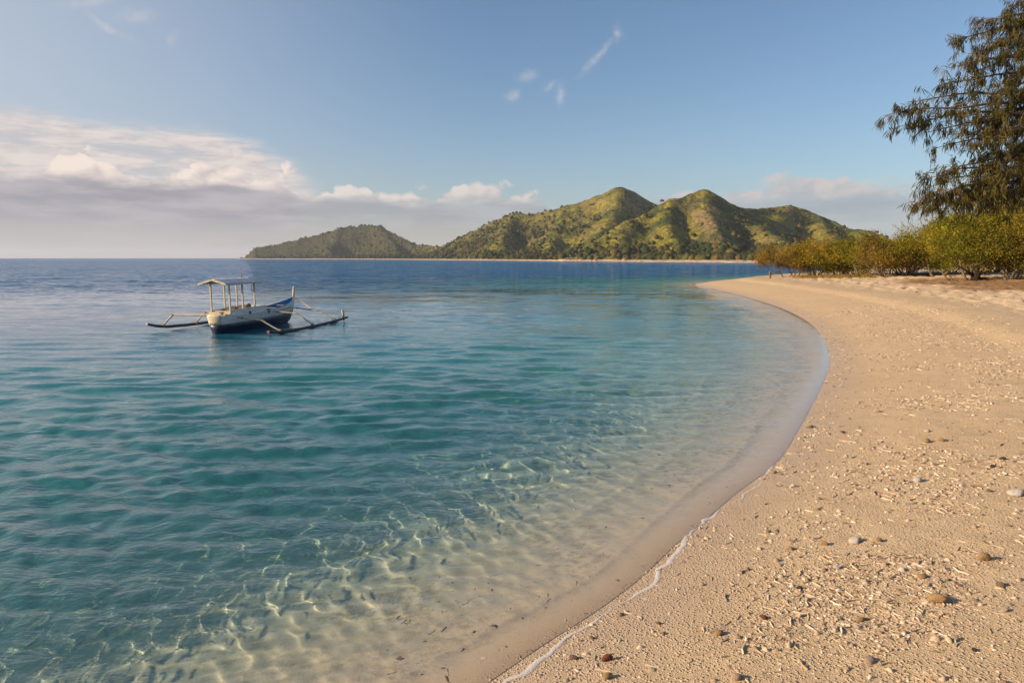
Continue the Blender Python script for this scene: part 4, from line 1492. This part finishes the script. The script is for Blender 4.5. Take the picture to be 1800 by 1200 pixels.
# fall-off with distance so that the near beach is dense
rr = 2.3 * (34 / 2.3) ** u
aa = np.radians(rng.uniform(-12, 44, n_try))
rx_, ry_ = rr * np.sin(aa), rr * np.cos(aa)
rs_, rt_ = shore_s(rx_, ry_)
cl_n = fbm(rx_ * .9, ry_ * .9, 3, 600)
dns = (0.16 + 1.5 * sstep(cl_n, .44, .70)) * (0.25 + 0.75 * sstep(rs_, .5, 1.6)) * (1 - .85 * sstep(rs_, 3.9, 4.8)) + .5 * np.exp(-((rs_ - .25) / .18) ** 2) * sstep(rr, 7, 10)
dns = np.where(rs_ < 0, 0.05 * sstep(-rs_, 4, .5), dns)
okk = (rng.random(n_try) < dns * .8) & (rs_ > -4) & (rs_ < 14)
rx_, ry_, rr, rs_ = rx_[okk], ry_[okk], rr[okk], rs_[okk]
rz_ = ground_z(rx_, ry_)
hexa = np.array([[math.cos(q), math.sin(q)] for q in np.linspace(0, 2 * math.pi, 6)[:-1]])
for k in range(len(rx_)):
    L = rng.lognormal(math.log(.0060), .5) * (1 + rr[k] * .075)
    L = min(L, .030)
    th = rng.uniform(0, math.pi)
    cols = np.array([(0.58, 0.46, 0.33), (0.50, 0.37, 0.25), (0.66, 0.56, 0.44), (0.36, 0.26, 0.17), (0.55, 0.42, 0.28), (0.24, 0.17, 0.11)])[rng.choice(6, p=[.25, .23, .13, .15, .13, .11])] * rng.uniform(.8, 1.15)
    if rng.random() < .5:
        # bent twig, triangular section
        W = L * rng.uniform(.16, .28); L2 = L * rng.uniform(1.2, 2.2)
        bend = rng.normal(0, .5) * L
        cx = np.array([-L2, 0, L2]); cyv = np.array([0, bend, 0])
        v = []
        for a_, b_ in zip(cx, cyv):
            v += [(a_, b_ - W, 0), (a_, b_ + W, 0), (a_, b_, W * 1.7)]
        v = np.array(v); v[:, 2] += rng.uniform(0, .5) * W
        q = [(0, 1, 4, 3), (1, 2, 5, 4), (2, 0, 3, 5), (3, 4, 7, 6), (4, 5, 8, 7), (5, 3, 6, 8)]
    else:
        # angular chip: lower ring of four, upper ring of four
        ax = rng.uniform(.6, 1.3); h_ = L * rng.uniform(.35, .9)
        v = np.array([(-L, -L * ax * .6, 0), (L * .9, -L * ax * .5, 0), (L, L * ax * .6, 0), (-L * .8, L * ax * .55, 0), (-L * .5, -L * ax * .3, h_), (L * .5, -L * ax * .25, h_ * .8), (L * .4, L * ax * .3, h_ * .9), (-L * .4, L * ax * .25, h_)])
        v += rng.normal(0, L * .12, v.shape)
        q = [(0, 1, 5, 4), (1, 2, 6, 5), (2, 3, 7, 6), (3, 0, 4, 7), (4, 5, 6, 7)]
    c_, s_ = math.cos(th), math.sin(th)
    v = np.stack([v[:, 0] * c_ - v[:, 1] * s_ + rx_[k], v[:, 0] * s_ + v[:, 1] * c_ + ry_[k], v[:, 2] + rz_[k] - .002], 1)
    Vs.append(v); Qs.append(np.array(q) + o_); o_ += len(v)
    Cs.append(np.repeat(cols[None], len(v), 0))
me = np_mesh('coral_rubble', np.concatenate(Vs), np.concatenate(Qs), rub_m)
add_col(me, 'tint', np.clip(np.concatenate(Cs), 0, 1))
rubble = tag(link('coral_rubble', me), kind='stuff')
rubble.cycles.is_caustics_receiver = True

# ------------------------------------------------------------------ air
hz_m, b, out = mat_new('haze')
pv = b.node('ShaderNodeVolumePrincipled')
pv.inputs['Color'].default_value = (0.80, 0.86, 0.95, 1)
pv.inputs['Density'].default_value = 0.00009
pv.inputs['Anisotropy'].default_value = 0.0
b.nt.links.new(pv.outputs[0], out.inputs['Volume'])
bm = bmesh.new()
bmesh.ops.create_cube(bm, size=1)
for v in bm.verts:
    v.co = Vector((v.co.x * 19000, v.co.y * 19000, (-7.5 - 6) if v.co.z < 0 else 115))
me = bpy.data.meshes.new('haze'); bm.to_mesh(me); bm.free(); me.materials.append(hz_m)
tag(link('haze', me), kind='stuff')
